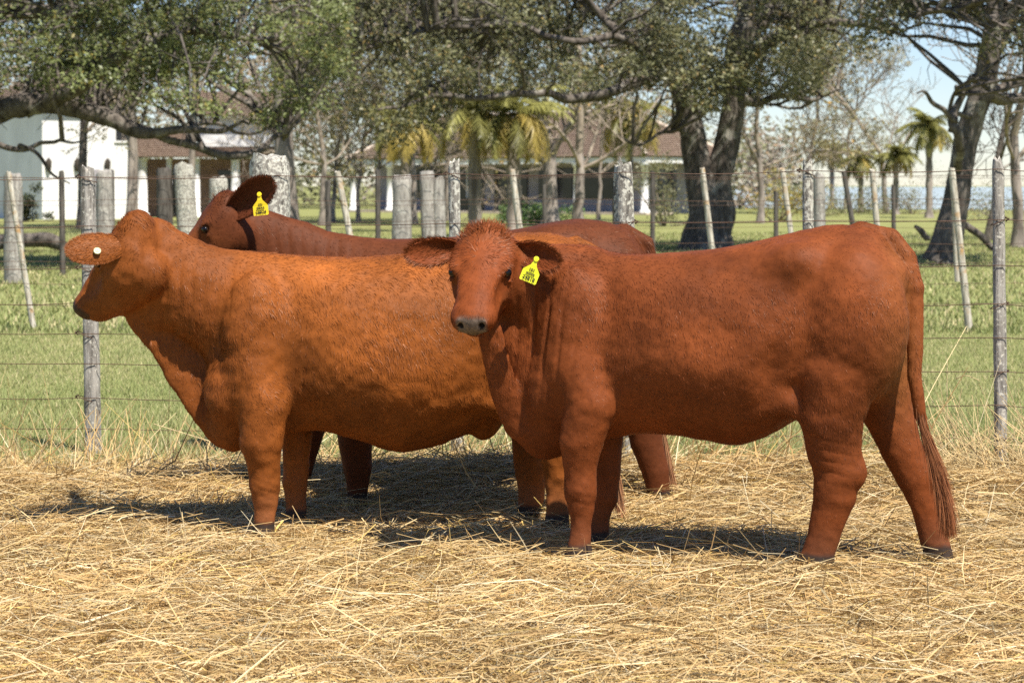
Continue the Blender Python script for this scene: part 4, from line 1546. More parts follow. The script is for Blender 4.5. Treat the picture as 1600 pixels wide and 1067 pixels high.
def tuft(cow, P, n, spread, ln, col, wd=0.003):
    """switch of the tail: long thin strands along a curve"""
    P = np.asarray(P, float)
    mb = MB()
    for _ in range(n):
        s0 = rng.uniform(0, 0.45)
        off0 = rng.normal(0, 0.25, 3) * spread
        off1 = rng.normal(0, 1.0, 3) * spread * np.array([1, 1, 0.6])
        t = np.linspace(s0, min(1.0, s0 + ln * rng.uniform(0.6, 1.3)), 6)
        q = np.stack([np.interp(t * (len(P) - 1), np.arange(len(P)), P[:, i]) for i in range(3)], -1)
        k = ((t - s0) / max(t[-1] - s0, 1e-3))[:, None]
        q = q + off0 * (1 - k) + off1 * k
        sd = nrm(rng.normal(0, 1, 3) * np.array([1, 0.5, 0.2]))
        wv = wd * (1 - 0.8 * k)
        V = np.concatenate([q - sd * wv, q + sd * wv])
        i = np.arange(5)
        c = col * rng.uniform(0.7, 1.35)
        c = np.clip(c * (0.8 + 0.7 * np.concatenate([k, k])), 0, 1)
        mb.add(V, np.stack([i, i + 1, i + 7, i + 6], -1), c)
    return mb.build('tail_switch', M['fur'], cow.root)


def leg_pair_field(F_, cow, rows, sy, k):
    F_.chain(cow.ch(rows), sy, k)


def fold(V, c, rad, direc, freq, amp, seed):
    """skin folds: stripes along a direction inside a soft region"""
    m = np.exp(-(((V - c) / rad) ** 2).sum(1) * 1.5)
    ph = V @ np.asarray(direc) * freq + 1.3 * vnoise(V * 7, seed)
    return -amp * m * np.clip(np.sin(ph), -0.2, 1) ** 2


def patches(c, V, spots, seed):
    """sun-bleached and darker areas of the coat and painted-on sheen, with ragged edges"""
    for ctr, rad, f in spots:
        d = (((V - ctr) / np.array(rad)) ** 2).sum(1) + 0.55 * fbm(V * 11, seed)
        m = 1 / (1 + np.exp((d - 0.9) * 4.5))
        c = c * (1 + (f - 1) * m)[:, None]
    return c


# ---- the red cow on the right that looks at the camera
def cow_right():
    cow = Cow(1130, 8.97, -math.radians(14), 'deep red cow at right in front, face turned to camera, yellow tag below its ear', np.array([0.165, 0.043, 0.0115]))
    Fd = Field((-1.25, -0.75, -0.02), (1.05, 0.42, 1.36), H)
    torso(Fd, cow, [(800, 455, 690, .13), (815, 440, 702, .15), (850, 405, 714, .175), (900, 390, 706, .185), (950, 394, 686, .215), (1000, 397, 676, .27), (1050, 395, 678, .305), (1100, 391, 687, .32), (1150, 384, 699, .32), (1200, 373, 682, .315), (1250, 361, 650, .275), (1300, 351, 640, .26), (1350, 353, 640, .26), (1390, 366, 620, .23), (1418, 392, 590, .17)], 798, 1416)
    P = cow.P
    # hips, thighs, shoulders
    for sg in (-1, 1):
        Fd.ball(P(1252, 408, 0) + [0, .195 * sg, 0], (.08, .06, .055), .10)
        Fd.ball(P(1400, 430, 0) + [0, .10 * sg, 0], (.055, .06, .07), .06)
    Fd.ball(P(1335, 505, -.17), (.205, .145, .30), .03)
    Fd.ball(P(1340, 500, .12), (.20, .15, .28), .07)
    Fd.ball(P(893, 515, -.165), (.135, .085, .25), .06)
    Fd.ball(P(890, 510, .14), (.13, .09, .26), .06)
    Fd.ball(P(855, 600, -.10), (.10, .10, .14), .06)     # point of shoulder
    Fd.ball(P(850, 660, 0), (.11, .10, .12), .06)        # brisket
    for sg in (-1, 1):
        Fd.ball(P(1222, 585, 0) + [0, .385 * sg, 0], (.06, .12, .15), .06, sub=True)     # flank hollow
        Fd.ball(P(975, 625, 0) + [0, .345 * sg, 0], (.03, .11, .17), .025, sub=True)      # behind the elbow
        Fd.ball(P(842, 560, 0) + [0, .27 * sg, 0], (.03, .08, .14), .04, sub=True)         # before the shoulder
    # flank fold in front of the stifle
    Fd.ball(P(1205, 680, -.30), (.11, .13, .055), .025, sub=True)
    Fd.chain(cow.ch([(1165, 636, -.20, .03), (1225, 630, -.205, .035), (1285, 645, -.18, .07)]), .6, .06)
    # legs
    Fd.chain(cow.ch([(905, 575, -.165, .105), (922, 632, -.185, .102), (908, 690, -.185, .086), (906, 738, -.18, .063), (907, 768, -.18, .066), (908, 792, -.18, .053), (908, 812, -.18, .042), (907, 838, -.18, .041), (905, 862, -.18, .049), (902, 884, -.18, .054)]), .85, .045)
    Fd.chain(cow.ch([(930, 600, .17, .11), (945, 680, .165, .075), (946, 735, .16, .062), (943, 775, .16, .058), (938, 800, .16, .045), (935, 835, .16, .042), (932, 862, .16, .05)]), .78, .03)
    Fd.chain(cow.ch([(1310, 590, -.19, .150), (1300, 650, -.19, .122), (1302, 700, -.175, .105), (1310, 735, -.17, .094), (1304, 775, -.17, .080), (1294, 810, -.17, .068), (1284, 850, -.17, .060), (1274, 880, -.17, .066), (1266, 900, -.17, .064)]), .72, .025)
    Fd.ball(P(1341, 738, -.17), (.030, .032, .055), .03)
    Fd.chain(cow.ch([(1365, 560, .12, .15), (1385, 640, .13, .102), (1408, 700, .13, .082), (1430, 745, .13, .074), (1446, 790, .13, .056), (1456, 830, .13, .054), (1463, 855, .13, .055), (1467, 878, .13, .060)]), .68, .04)
    Fd.ball(P(1458, 750, .13), (.032, .032, .05), .03)
    # tail
    Fd.ball(P(1414, 470, -.01), (.02, .03, .05), .02)
    # neck, dewlap
    Fd.chain(cow.ch([(890, 480, 0.0, .235), (832, 452, -.07, .185), (785, 425, -.15, .135)]), .62, .07)
    Fd.chain(cow.ch([(765, 515, -.22, .05), (776, 565, -.19, .055), (790, 620, -.15, .055), (808, 665, -.11, .055), (845, 690, -.05, .055)]), .38, .025)
    Fd.chain(cow.ch([(806, 530, -.10, .09), (826, 610, -.06, .10)]), .6, .05)
    Fd.chain(cow.ch([(806, 500, -.25, .012), (811, 555, -.235, .026), (815, 640, -.20, .028)]), 1.6, .025, sub=True)   # slot between dewlap and shoulder
    Fd.chain(cow.ch([(1424, 455, 0, .03), (1420, 520, 0, .035), (1402, 600, 0, .04)]), .6, .03, sub=True)
    Fd.chain(cow.ch([(1345, 362, 0, .04), (1390, 374, 0, .045), (1414, 403, -.01, .043), (1428, 450, -.03, .038), (1430, 520, -.04, .032), (1429, 590, -.05, .028), (1438, 650, -.05, .023), (1453, 700, -.05, .016)]), .8, .02)
    hd = head(Fd, cow, (758, 351, 9.0), (733, 497, 8.68), 1.10)
    a, R, u, p, ws = hd
    base = cow.tone

    def colour(V, N, hl, ih):
        c = np.tile(base, (len(V), 1))
        f = 1 + 0.34 * fbm(V * 3.6, 11) + 0.16 * vnoise(V * np.array([18, 18, 9]), 12)
        c = c * f[:, None]
        c = patches(c, V, [(cow.P(1090, 545, -.3), (.16, .3, .12), 1.28), (cow.P(1290, 455, -.25), (.14, .3, .09), 1.3), (cow.P(1105, 408, -.15), (.12, .3, .05), 0.72), (cow.P(1300, 560, -.3), (.12, .3, .13), 1.18), (cow.P(940, 500, -.25), (.10, .3, .12), 1.15), (cow.P(1060, 480, -.3), (.14, .3, .07), 0.85)], 17)  # coat tone patches; the light one on the rump is painted sheen
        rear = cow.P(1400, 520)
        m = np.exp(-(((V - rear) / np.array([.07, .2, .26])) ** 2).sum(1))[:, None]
        c = c * (1 - m * .8) + np.array([0.34, 0.14, 0.045]) * m * .8  # paler inner thigh, with the sunlit buttock also painted into the coat
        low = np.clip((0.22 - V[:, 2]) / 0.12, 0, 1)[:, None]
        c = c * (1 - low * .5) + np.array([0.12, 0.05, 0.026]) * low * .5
        fm_ = (ih & (hl[:, 2] > -0.1) & (hl[:, 0] > 0.1))[:, None]
        c = np.where(fm_, c * np.array([1.12, 1.05, 1.0]), c)
        return c

    nk, sh, hk, kn = cow.P(845, 520, -.2), cow.P(1080, 560, -.3), cow.P(1300, 720, -.2), cow.P(912, 775, -.2)

    def wrinkle(V, N):
        d = 0.004 * fbm(V * 9, 31) + 0.0018 * vnoise(V * 30, 33) + fold(V, sh, (.28, .4, .2), (1, 0, .15), 75, 0.0015, 4)
        d = d + fold(V, nk, (.16, .4, .26), (1, 0, -.12), 95, 0.010, 3)
        d = d + fold(V, hk, (.12, .2, .13), (.25, 0, 1), 150, 0.0028, 5)
        d = d + fold(V, kn, (.07, .1, .06), (.35, 0, 1), 190, 0.0022, 6)
        side = np.clip(-N[:, 1], 0, 1)
        d = d + side * 0.010 * fbm(V * np.array([5, 5, 3]), 35)
        return d
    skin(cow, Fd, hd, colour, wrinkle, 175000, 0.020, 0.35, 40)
    for sg in (-1, 1):
        eye(cow, p(0.20, 0.0935 * sg, -0.046), 0.0185 * u, sg * R[1] * 0.7 + R[2] * 0.6 + R[0] * 0.25)
    ear(cow, p(0.055, 0.075, -0.075), (636, 397, 8.93), (0.12, -0.9, 0.02), 0.100, 0.024)
    ear(cow, p(0.055, -0.075, -0.075), (873, 411, 8.88), (-0.1, -0.9, 0.06), 0.100, 0.024)
    ear_tag(cow, (838, 405, 8.80), math.radians(-22), [("101", 0.016, -0.046), ("000AR", 0.013, -0.062), ("24818", 0.020, -0.080)], (0.0, -1, 0.05), 1.0, (0.80, 0.78, 0.03))
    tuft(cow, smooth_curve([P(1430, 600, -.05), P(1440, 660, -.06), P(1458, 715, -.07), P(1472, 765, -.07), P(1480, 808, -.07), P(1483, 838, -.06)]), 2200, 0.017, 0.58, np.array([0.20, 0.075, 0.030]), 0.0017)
    cow.fm.build('fur', M['fur'], cow.root)
    return cow


# ---- the orange cow on the left looking away
def cow_left():
    cow = Cow(640, 9.80, math.radians(9), 'orange-brown cow at left looking left, round white button in its ear', np.array([0.225, 0.066, 0.0125]))
    Fd = Field((-1.62, -0.62, -0.02), (1.05, 0.45, 1.42), 0.0088)
    torso(Fd, cow, [(325, 455, 660, .11), (345, 415, 694, .16), (400, 396, 694, .185), (440, 398, 676, .215), (500, 402, 671, .285), (560, 403, 688, .33), (630, 397, 709, .34), (700, 388, 690, .335), (760, 374, 664, .325), (820, 362, 640, .29), (870, 366, 635, .27), (920, 385, 610, .23), (945, 408, 580, .17)], 322, 945)
    P = cow.P
    for sg in (-1, 1):
        Fd.ball(P(765, 405, 0) + [0, .19 * sg, 0], (.11, .07, .07), .12)
    Fd.ball(P(855, 500, -.13), (.21, .15, .30), .07)
    Fd.ball(P(855, 500, .13), (.20, .15, .29), .07)
    Fd.ball(P(398, 520, -.165), (.135, .085, .25), .06)
    Fd.ball(P(398, 535, .15), (.13, .09, .26), .06)
    Fd.ball(P(352, 610, -.10), (.09, .09, .13), .06)
    Fd.ball(P(360, 660, 0), (.10, .09, .11), .06)
    Fd.ball(P(725, 668, -.34), (.11, .13, .055), .025, sub=True)
    Fd.chain(cow.ch([(670, 625, -.265, .035), (740, 618, -.25, .042), (800, 640, -.18, .07)]), .6, .04)
    for sg in (-1, 1):
        Fd.ball(P(720, 440, 0) + [0, .36 * sg, 0], (.085, .05, .075), .08, sub=True)
        Fd.ball(P(466, 620, 0) + [0, .355 * sg, 0], (.028, .12, .18), .025, sub=True)
        Fd.ball(P(322, 545, 0) + [0, .26 * sg, 0], (.03, .08, .14), .04, sub=True)
        Fd.ball(P(748, 590, 0) + [0, .40 * sg, 0], (.05, .075, .12), .06, sub=True)
    Fd.ball(P(755, 645, -.02), (.085, .10, .115), .02)      # udder
    # legs
    Fd.chain(cow.ch([(395, 580, -.165, .105), (412, 635, -.185, .103), (408, 690, -.185, .090), (412, 730, -.18, .066), (414, 758, -.18, .066), (415, 782, -.18, .052), (414, 800, -.18, .042), (413, 832, -.18, .043), (411, 858, -.18, .055)]), .85, .045)
    Fd.chain(cow.ch([(455, 610, .16, .11), (464, 680, .16, .066), (463, 725, .16, .057), (461, 752, .16, .056), (462, 780, .16, .043), (463, 805, .16, .044), (464, 828, .16, .054)]), .8, .03)
    Fd.chain(cow.ch([(860, 590, -.17, .15), (862, 660, -.17, .10), (872, 715, -.165, .075), (876, 745, -.16, .068), (872, 785, -.16, .052), (870, 815, -.16, .052), (868, 838, -.16, .06)]), .68, .04)
    Fd.chain(cow.ch([(835, 590, .15, .14), (826, 650, .15, .085), (826, 700, .15, .075), (830, 735, .15, .072), (830, 770, .15, .058), (826, 800, .15, .054), (820, 822, .15, .06)]), .68, .04)
    Fd.chain(cow.ch([(900, 380, 0, .035), (935, 400, 0, .035), (952, 450, 0, .03), (955, 560, 0, .026), (958, 680, 0, .02)]), .8, .02)
    # neck and dewlap
    Fd.chain(cow.ch([(385, 490, 0, .25), (305, 450, .0, .195), (262, 418, .0, .165), (238, 388, .0, .128)]), .66, .05)
    Fd.chain(cow.ch([(262, 440, -.02, .13), (310, 465, -.03, .165)]), .62, .06)
    Fd.chain(cow.ch([(225, 500, .0, .07), (262, 535, .0, .08), (293, 580, .0, .095), (322, 620, .0, .10), (350, 662, .0, .095)]), .24, .025)
    Fd.chain(cow.ch([(215, 478, .02, .06), (245, 485, .0, .08)]), .7, .05)
    hd = head(Fd, cow, (206, 338, 9.56), (118, 476, 9.71))
    a, R, u, p, ws = hd
    Fd.ball(p(-0.005, 0, -0.035), (.04, .045, .035), .05, R)
    base = cow.tone

    def colour(V, N, hl, ih):
        c = np.tile(base, (len(V), 1))
        f = 1 + 0.36 * fbm(V * 3.5, 51) + 0.18 * vnoise(V * np.array([16, 16, 8]), 52)
        c = c * f[:, None]
        c = patches(c, V, [(cow.P(500, 432, -.25), (.13, .3, .07), 1.2), (cow.P(665, 412, -.2), (.10, .3, .06), 1.2), (cow.P(560, 520, -.3), (.2, .3, .12), 1.18), (cow.P(650, 590, -.3), (.16, .3, .09), 1.25), (cow.P(470, 560, -.3), (.08, .3, .16), 0.8), (cow.P(600, 655, -.3), (.2, .3, .07), 0.85)], 57)  # coat tone patches, the lighter ones partly sheen put into the colour
        fr = np.clip((cow.P(430, 500)[0] - V[:, 0]) / 0.25, 0, 1)[:, None]
        c = c * (1 - fr * 0.5) + np.array([0.168, 0.048, 0.0115]) * fr * 0.5 * f[:, None]
        low = np.clip((0.25 - V[:, 2]) / 0.15, 0, 1)[:, None]
        c = c * (1 - low * .35) + np.array([0.28, 0.12, 0.06]) * low * .35
        return c
    nk, kn, fl, wi = cow.P(290, 480, -.15), cow.P(420, 760, -.2), cow.P(480, 620, -.3), cow.P(480, 430, -.2)

    def wrinkle(V, N):
        d = 0.005 * fbm(V * 8, 61) + 0.003 * vnoise(V * 28, 63)
        d = d + fold(V, nk, (.25, .4, .28), (1, 0, -.1), 120, 0.007, 13)
        d = d + fold(V, kn, (.08, .1, .08), (.4, 0, 1), 190, 0.0022, 6)
        d = d + fold(V, fl, (.07, .3, .22), (1, 0, -.1), 160, 0.006, 8)
        side = np.clip(-N[:, 1], 0, 1)
        d = d + side * 0.012 * fbm(V * np.array([5, 5, 4]), 65)
        return d
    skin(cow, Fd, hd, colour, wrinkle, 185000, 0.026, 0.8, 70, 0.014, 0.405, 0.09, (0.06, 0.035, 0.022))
    for sg in (-1, 1):
        eye(cow, p(0.20, 0.0935 * sg, -0.046), 0.0185 * u, sg * R[1] * 0.9 + R[2] * 0.3 + R[0] * 0.1)
    e = ear(cow, p(0.05, -0.065, -0.11), (105, 392, 9.38), (-0.25, 0.8, -0.45), 0.135, 0.014, furry=5000, droop=0.004, cup=0.55, col=cow.tone * 0.9)
    ear(cow, p(0.075, 0.070, -0.085), (215, 372, 9.95), (-0.8, -0.4, -0.1), 0.15, 0.022)
    # white button of the tag, seen from the back of the ear
    c = e[1][9, 6]
    o = cow.loc(W(151, 392, 9.40))
    Pm, Po = e[0], e[1]
    dd = ((Po - o) ** 2).sum(-1)
    c = Po[np.unravel_index(np.argmin(dd), dd.shape)]
    nf = -e[5]
    A = nrm(np.cross(nf, [0, 0, 1]))
    B = np.cross(nf, A)
    mb = MB()
    k = np.arange(20)
    al = k / 20 * 2 * math.pi
    prof = [(0.0155, 0.0), (0.0155, 0.004), (0.0135, 0.006), (0.0085, 0.0055), (0.007, 0.0075), (0.003, 0.0078), (0.0025, 0.006)]
    VV = np.concatenate([c + nf * (0.010 + h_) + A * (r_ * np.cos(al))[:, None] + B * (r_ * np.sin(al))[:, None] for r_, h_ in prof])
    for i in range(len(prof) - 1):
        mb.add(VV, np.stack([i * 20 + k, i * 20 + (k + 1) % 20, (i + 1) * 20 + (k + 1) % 20, (i + 1) * 20 + k], -1), np.array([0.55, 0.52, 0.28]))
    mb.add(VV[-20:], [list(range(20))], np.array([0.1, 0.08, 0.05]))
    add_tube(mb, [c + nf * -0.012, c + nf * 0.012], 0.005, 10, np.array([0.8, 0.76, 0.42]))
    mb.build('ear_tag', M['tag'], cow.root)
    tuft(cow, smooth_curve([P(956, 640, 0), P(958, 690, 0), P(962, 740, .01), P(968, 790, .01), P(974, 812, .01)]), 200, 0.014, 0.6, np.array([0.28, 0.14, 0.07]))
    cow.fm.build('fur', M['fur'], cow.root)
    return cow


# ---- the dark red cow behind
def cow_back():
    cow = Cow(740, 10.60, math.radians(3), 'dark red cow behind the other two, raised ear with yellow tag 24824', np.array([0.098, 0.028, 0.0095]))
    Fd = Field((-1.55, -0.50, -0.02), (1.10, 0.46, 1.56), 0.011)
    torso(Fd, cow, [(500, 400, 590, .13), (530, 382, 612, .18), (580, 374, 622, .23), (640, 373, 630, .27), (700, 371, 640, .31), (780, 363, 642, .325), (850, 350, 625, .30), (900, 341, 605, .28), (950, 346, 590, .26), (990, 362, 570, .23), (1018, 390, 540, .17)], 500, 1018)
    P = cow.P
    for sg in (-1, 1):
        Fd.ball(P(870, 385, 0) + [0, .17 * sg, 0], (.11, .07, .07), .12)
    Fd.ball(P(955, 480, -.13), (.19, .14, .28), .07)
    Fd.ball(P(940, 480, .13), (.19, .14, .28), .07)
    Fd.ball(P(550, 500, -.15), (.13, .09, .25), .06)
    Fd.ball(P(545, 500, .15), (.13, .09, .25), .06)
    Fd.chain(cow.ch([(555, 560, -.18, .12), (554, 640, -.175, .098), (555, 690, -.17, .078), (559, 730, -.17, .066), (559, 765, -.17, .047), (557, 790, -.17, .048), (556, 808, -.17, .058)]), .8, .035)
    Fd.chain(cow.ch([(520, 560, .16, .11), (490, 650, .16, .075), (472, 720, .16, .06), (468, 760, .16, .045), (466, 790, .16, .05)]), .8, .035)
    Fd.chain(cow.ch([(990, 560, -.16, .14), (1003, 640, -.16, .092), (1010, 690, -.16, .075), (1024, 735, -.16, .064), (1029, 770, -.16, .052), (1033, 795, -.16, .053), (1034, 810, -.16, .058)]), .68, .04)
    Fd.chain(cow.ch([(950, 560, .14, .14), (945, 640, .14, .085), (935, 710, .14, .07), (930, 760, .14, .052), (926, 790, .14, .058)]), .68, .04)
    Fd.chain(cow.ch([(975, 360, 0, .035), (1010, 380, 0, .034), (1026, 440, 0, .03), (1030, 560, -.02, .026), (1034, 660, -.04, .02), (1036, 690, -.05, .016)]), .8, .02)
    Fd.chain(cow.ch([(545, 470, 0, .27), (455, 415, .0, .215), (385, 375, .0, .165)]), .52, .08)
    hd = head(Fd, cow, (348, 300, 10.48), (262, 414, 10.46))
    a, R, u, p, ws = hd
    base = cow.tone

    def colour(V, N, hl, ih):
        c = np.tile(base, (len(V), 1))
        f = 1 + 0.18 * fbm(V * 4, 81) + 0.1 * vnoise(V * np.array([18, 18, 9]), 82)
        c = c * f[:, None]
        m = np.clip((hl[:, 0] - 0.12) / 0.1, 0, 1)[:, None] * ih[:, None]
        c = c * (1 - m * .5) + np.array([0.22, 0.065, 0.02]) * m * .5
        return c
    nk = cow.P(470, 400, -.15)

    def wrinkle(V, N):
        d = 0.002 * fbm(V * 9, 91)
        return d + fold(V, nk, (.3, .4, .2), (1, 0, .1), 110, 0.006, 23)
    skin(cow, Fd, hd, colour, wrinkle, 75000, 0.026, 0.3, 100)
    for sg in (-1, 1):
        eye(cow, p(0.20, 0.0935 * sg, -0.046), 0.0185 * u, sg * R[1] * 0.92 + R[2] * 0.3)
    ear(cow, p(0.07, -0.075, -0.10), (426, 282, 10.30), (-0.3, -0.9, -0.22), 0.138, 0.016, furry=2500, cup=0.8, bw=0.5)
    ear(cow, p(0.065, 0.075, -0.095), (385, 315, 10.72), (-0.8, 0.2, -0.2), 0.14, 0.016)
    ear_tag(cow, (405, 304, 10.24), math.radians(6), [("101", 0.015, -0.047), ("000AR", 0.013, -0.062), ("24824", 0.019, -0.080)], (0.0, -1, 0.05), 1.0, (0.84, 0.62, 0.02))
    tuft(cow, smooth_curve([P(1034, 650, -.05), P(1038, 690, -.06), P(1044, 735, -.06), P(1050, 775, -.06), P(1056, 800, -.06)]), 700, 0.015, 0.6, np.array([0.24, 0.115, 0.055]), 0.002)
    cow.fm.build('fur', M['fur'], cow.root)
    return cow


cow_back()
cow_left()
cow_right()
# ------------------------------------------------------------------ straw stalks
def stalks(n, region, seed):
    r_s = np.random.default_rng(seed)
    mb = MB()
    y = region[0] + (region[1] - region[0]) * r_s.random(n) ** 0.9
    x = (r_s.random(n) * 2 - 1) * (y * 0.2239 * 1.14 + 0.2)
    thin = np.clip((12.35 - y) / 1.1, 0.0, 1.0)
    keep = r_s.random(n) < thin
    x, y = x[keep], y[keep]
    n = len(x)
    h = straw_h(x, y)
    layer = r_s.random(n)
    L = np.clip(np.exp(r_s.normal(math.log(0.165), 0.5, n)), 0.05, 0.5)
    az = 1.4 * math.pi * vnoise(np.stack([x * 1.2, y * 1.2, 0 * x], -1), 211) + r_s.normal(0, 0.9, n)
    pit = r_s.normal(0.0, 0.13, n)
    up = r_s.random(n) < (0.004 + 0.13 * np.clip((y - 10.9) / 1.1, 0, 1))
    pit = np.where(up, r_s.uniform(0.35, 1.25, n), pit)
    L = np.where(up & (y > 10.5), L * 1.25 + 0.04, np.where(up, L * 0.8, L))
    d = np.stack([np.cos(az) * np.cos(pit), np.sin(az) * np.cos(pit), np.sin(pit)], -1)
    c = np.stack([x, y, np.maximum(h, 0) + layer * 0.017 + np.where(up, L * np.sin(pit) * 0.45, np.abs(np.sin(pit)) * L * 0.25)], -1)
    wd = r_s.uniform(0.0010, 0.0024, n) * np.where(r_s.random(n) < 0.10, 1.7, 1.0)
    s = nrm(np.cross(d, r_s.normal(0, 1, (n, 3)) + np.array([0, 0, 1.2])))
    bend = nrm(np.cross(d, s)) * (r_s.normal(0, 0.06, n) * L)[:, None] + s * (r_s.normal(0, 0.05, n) * L)[:, None]
    a, m_, e = c - d * (L / 2)[:, None], c + bend, c + d * (L / 2)[:, None]
    w_ = wd[:, None]
    V = np.stack([a - s * w_, a + s * w_, m_ - s * w_, m_ + s * w_, e - s * w_ * 0.5, e + s * w_ * 0.5], 1).reshape(-1, 3)
    k = np.arange(n)[:, None] * 6
    long_ = L > 0.15                     # only the longer stalks carry a bend
    f = np.concatenate([k[long_] + np.array([0, 1, 3, 2]), k[long_] + np.array([2, 3, 5, 4]), k[~long_] + np.array([0, 1, 5, 4])])
    pal = np.array([[0.68, 0.48, 0.22], [0.75, 0.58, 0.30], [0.56, 0.36, 0.14], [0.82, 0.71, 0.47], [0.38, 0.24, 0.10], [0.66, 0.48, 0.16], [0.50, 0.42, 0.25]])
    ci = r_s.choice(7, n, p=[0.30, 0.20, 0.18, 0.08, 0.12, 0.07, 0.05])
    col = pal[ci] * r_s.uniform(0.66, 1.02, (n, 1)) * (0.94 + 0.16 * vnoise(np.stack([x * 2, y * 2, 0 * x], -1), 213))[:, None]
    mb.add(V, f, np.repeat(col * np.array([0.98, 0.955, 0.91]), 6, 0))
    return mb


def arcs(mb, n, seed):
    """long loose stems lying in shallow arcs on top of the mat"""
    r_s = np.random.default_rng(seed)
    y = r_s.uniform(5.9, 11.9, n)
    x = (r_s.random(n) * 2 - 1) * (y * 0.2239 * 1.14 + 0.2)
    L = r_s.uniform(0.18, 0.52, n)
    az = r_s.uniform(0, 2 * math.pi, n)
    rise = np.abs(r_s.normal(0.02, 0.025, n))
    tilt = r_s.normal(0, 0.10, n)
    d = np.stack([np.cos(az), np.sin(az), 0 * az], -1)
    sd = np.stack([-np.sin(az), np.cos(az), 0 * az], -1)
    z0 = np.maximum(straw_h(x, y), 0) + 0.012
    w_ = r_s.uniform(0.0008, 0.0017, n)[:, None]
    bow = (r_s.normal(0, 0.10, n) * L)[:, None]
    V = []
    for t in (0, 1 / 3, 2 / 3, 1):
        k = 4 * t * (1 - t)
        p = np.stack([x, y, z0], -1) + d * (L * (t - 0.5))[:, None] + sd * bow * k
        p[:, 2] += rise * k + np.abs(tilt) * L * (t if True else 0)
        V += [p - sd * w_ * 0.7 - np.array([0, 0, 1]) * w_ * 0.6, p + sd * w_ * 0.7 + np.array([0, 0, 1]) * w_ * 0.6]
    V = np.stack(V, 1).reshape(-1, 3)
    k = np.arange(n)[:, None] * 8
    f = np.concatenate([k + np.array([2 * i, 2 * i + 1, 2 * i + 3, 2 * i + 2]) for i in range(3)])
    col = np.array([[0.60, 0.43, 0.19], [0.50, 0.33, 0.13], [0.68, 0.53, 0.29]])[r_s.integers(0, 3, n)] * r_s.uniform(0.75, 1.05, (n, 1))
    mb.add(V, f, np.repeat(col, 8, 0))


sm = stalks(275000, (5.9, 12.5), 900)
arcs(sm, 9000, 905)
tag(sm.build('straw', M['straw']), 'loose golden straw covering the ground under the cows', 'straw', kind='stuff')


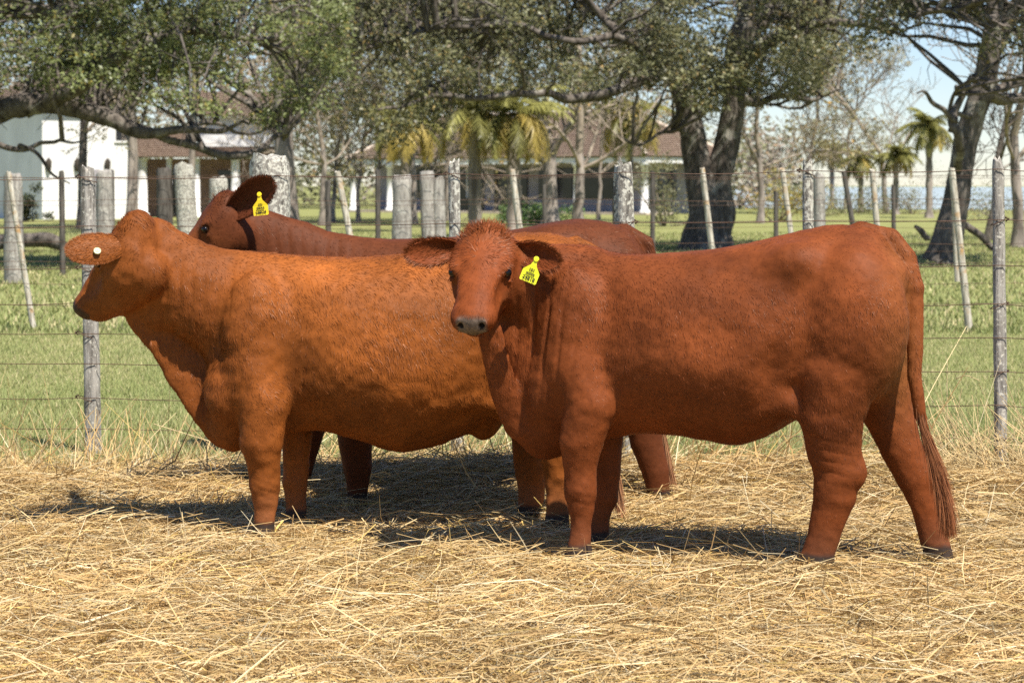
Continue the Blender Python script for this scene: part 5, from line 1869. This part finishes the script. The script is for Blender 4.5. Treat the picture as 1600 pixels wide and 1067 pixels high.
# single long stalks that stand out against the grass by the fence
def long_stalks():
    mb = MB()
    r_s = np.random.default_rng(41)
    rows = [(1490, 690, 1440, 590), (1505, 700, 1462, 625), (1520, 700, 1470, 640), (1545, 720, 1455, 650), (1480, 560, 1482, 640), (1500, 592, 1530, 594), (1530, 600, 1556, 650), (1492, 545, 1510, 510), (1590, 640, 1570, 590),
            (30, 690, 44, 622), (70, 700, 98, 655), (118, 690, 120, 655), (150, 690, 120, 628), (60, 720, 105, 640), (235, 690, 275, 645), (215, 705, 225, 660), (90, 690, 60, 640), (330, 690, 240, 662), (180, 700, 172, 668),
            (1235, 640, 1232, 700), (1380, 690, 1342, 660), (1350, 690, 1372, 640), (1210, 690, 1160, 705), (1420, 700, 1404, 655), (1100, 735, 1075, 695), (1060, 720, 1096, 690)]
    for a, b, c, e in rows:
        d = r_s.uniform(11.3, 12.0)
        p, q = W(a, b, d), W(c, e, d + r_s.uniform(-0.15, 0.15))
        if p[2] > q[2]:
            p, q = q, p
        p = p + (p - q) * (max(p[2] - 0.02, 0) / max(q[2] - p[2], 0.05) if q[2] - p[2] > 0.08 else 0.2)
        m_ = (p + q) / 2 + r_s.normal(0, 0.012, 3)
        add_tube(mb, smooth_curve([p, m_, q], 4), np.linspace(0.0032, 0.0018, 9), 4, np.array([0.70, 0.56, 0.30]) * r_s.uniform(0.8, 1.15))
    # armfuls of stalks piled against the fence on the right
    for _ in range(520):
        bx, by = r_s.normal(2.55, 0.28), r_s.normal(11.5, 0.22)
        az, pi_ = r_s.normal(2.4, 0.9), abs(r_s.normal(0.55, 0.35))
        L = r_s.uniform(0.15, 0.5)
        p = np.array([bx, by, max(straw_h(np.array([bx]), np.array([by]))[0], 0) + r_s.uniform(-0.02, 0.05)])
        q = p + L * np.array([math.cos(az) * math.cos(pi_), math.sin(az) * math.cos(pi_), math.sin(pi_)])
        add_tube(mb, [p, (p + q) / 2 + r_s.normal(0, 0.01, 3), q], [0.0026, 0.0024, 0.0014], 3, np.array([0.66, 0.50, 0.25]) * r_s.uniform(0.6, 1.2))
    return mb


tag(long_stalks().build('straw_tufts', M['straw']), 'long stray straw stalks sticking up along the fence', 'straw', kind='stuff')


# ------------------------------------------------------------------ grass blades
def grass(n, y0, y1, hmean, wmean, seed, power=1.0):
    r_s = np.random.default_rng(seed)
    y = y0 + (y1 - y0) * r_s.random(n) ** power
    x = (r_s.random(n) * 2 - 1) * (y * 0.2239 * 1.12 + 0.3)
    P = np.stack([x, y, 0 * x], -1)
    patch = fbm(P * 0.7, 221)
    fine = vnoise(P * 4.5, 225)
    h = hmean * r_s.uniform(0.5, 1.5, n) * (1 + 0.25 * patch + 0.12 * fine)
    az = r_s.uniform(0, 2 * math.pi, n)
    ln = r_s.uniform(0.2, 0.9, n)
    d = np.stack([np.cos(az) * ln, np.sin(az) * ln, np.ones(n)], -1)
    s = np.stack([-np.sin(az + r_s.normal(0, .6, n)), np.cos(az), 0 * az], -1)
    w_ = (wmean * r_s.uniform(0.6, 1.4, n))[:, None]
    a = P - s * w_
    b = P + s * w_
    t = P + d * h[:, None]
    V = np.stack([a, b, t], 1).reshape(-1, 3)
    g0, g1, dry = np.array([0.215, 0.255, 0.085]), np.array([0.30, 0.315, 0.125]), np.array([0.54, 0.47, 0.25])
    k = np.clip(0.5 + 0.6 * patch, 0, 1)[:, None]
    c = g0 * (1 - k) + g1 * k
    isd = r_s.random(n) < np.clip(0.22 + 0.30 * fbm(P * 1.1, 231), 0.05, 0.8)
    c = np.where(isd[:, None], dry * r_s.uniform(0.7, 1.1, (n, 1)), c) * r_s.uniform(0.8, 1.2, (n, 1))
    mb = MB()
    mb.add(V, np.arange(n * 3).reshape(-1, 3), np.repeat(c, 3, 0))
    return mb


tag(grass(280000, 11.2, 24, 0.032, 0.0024, 901, 1.25).build('grass', M['blade']), 'short pasture grass close behind the near fence', 'grass', kind='stuff')
tag(grass(100000, 23, 72, 0.06, 0.012, 902, 1.2).build('grass', M['blade']), 'farther pasture grass out to the trees', 'grass', kind='stuff')
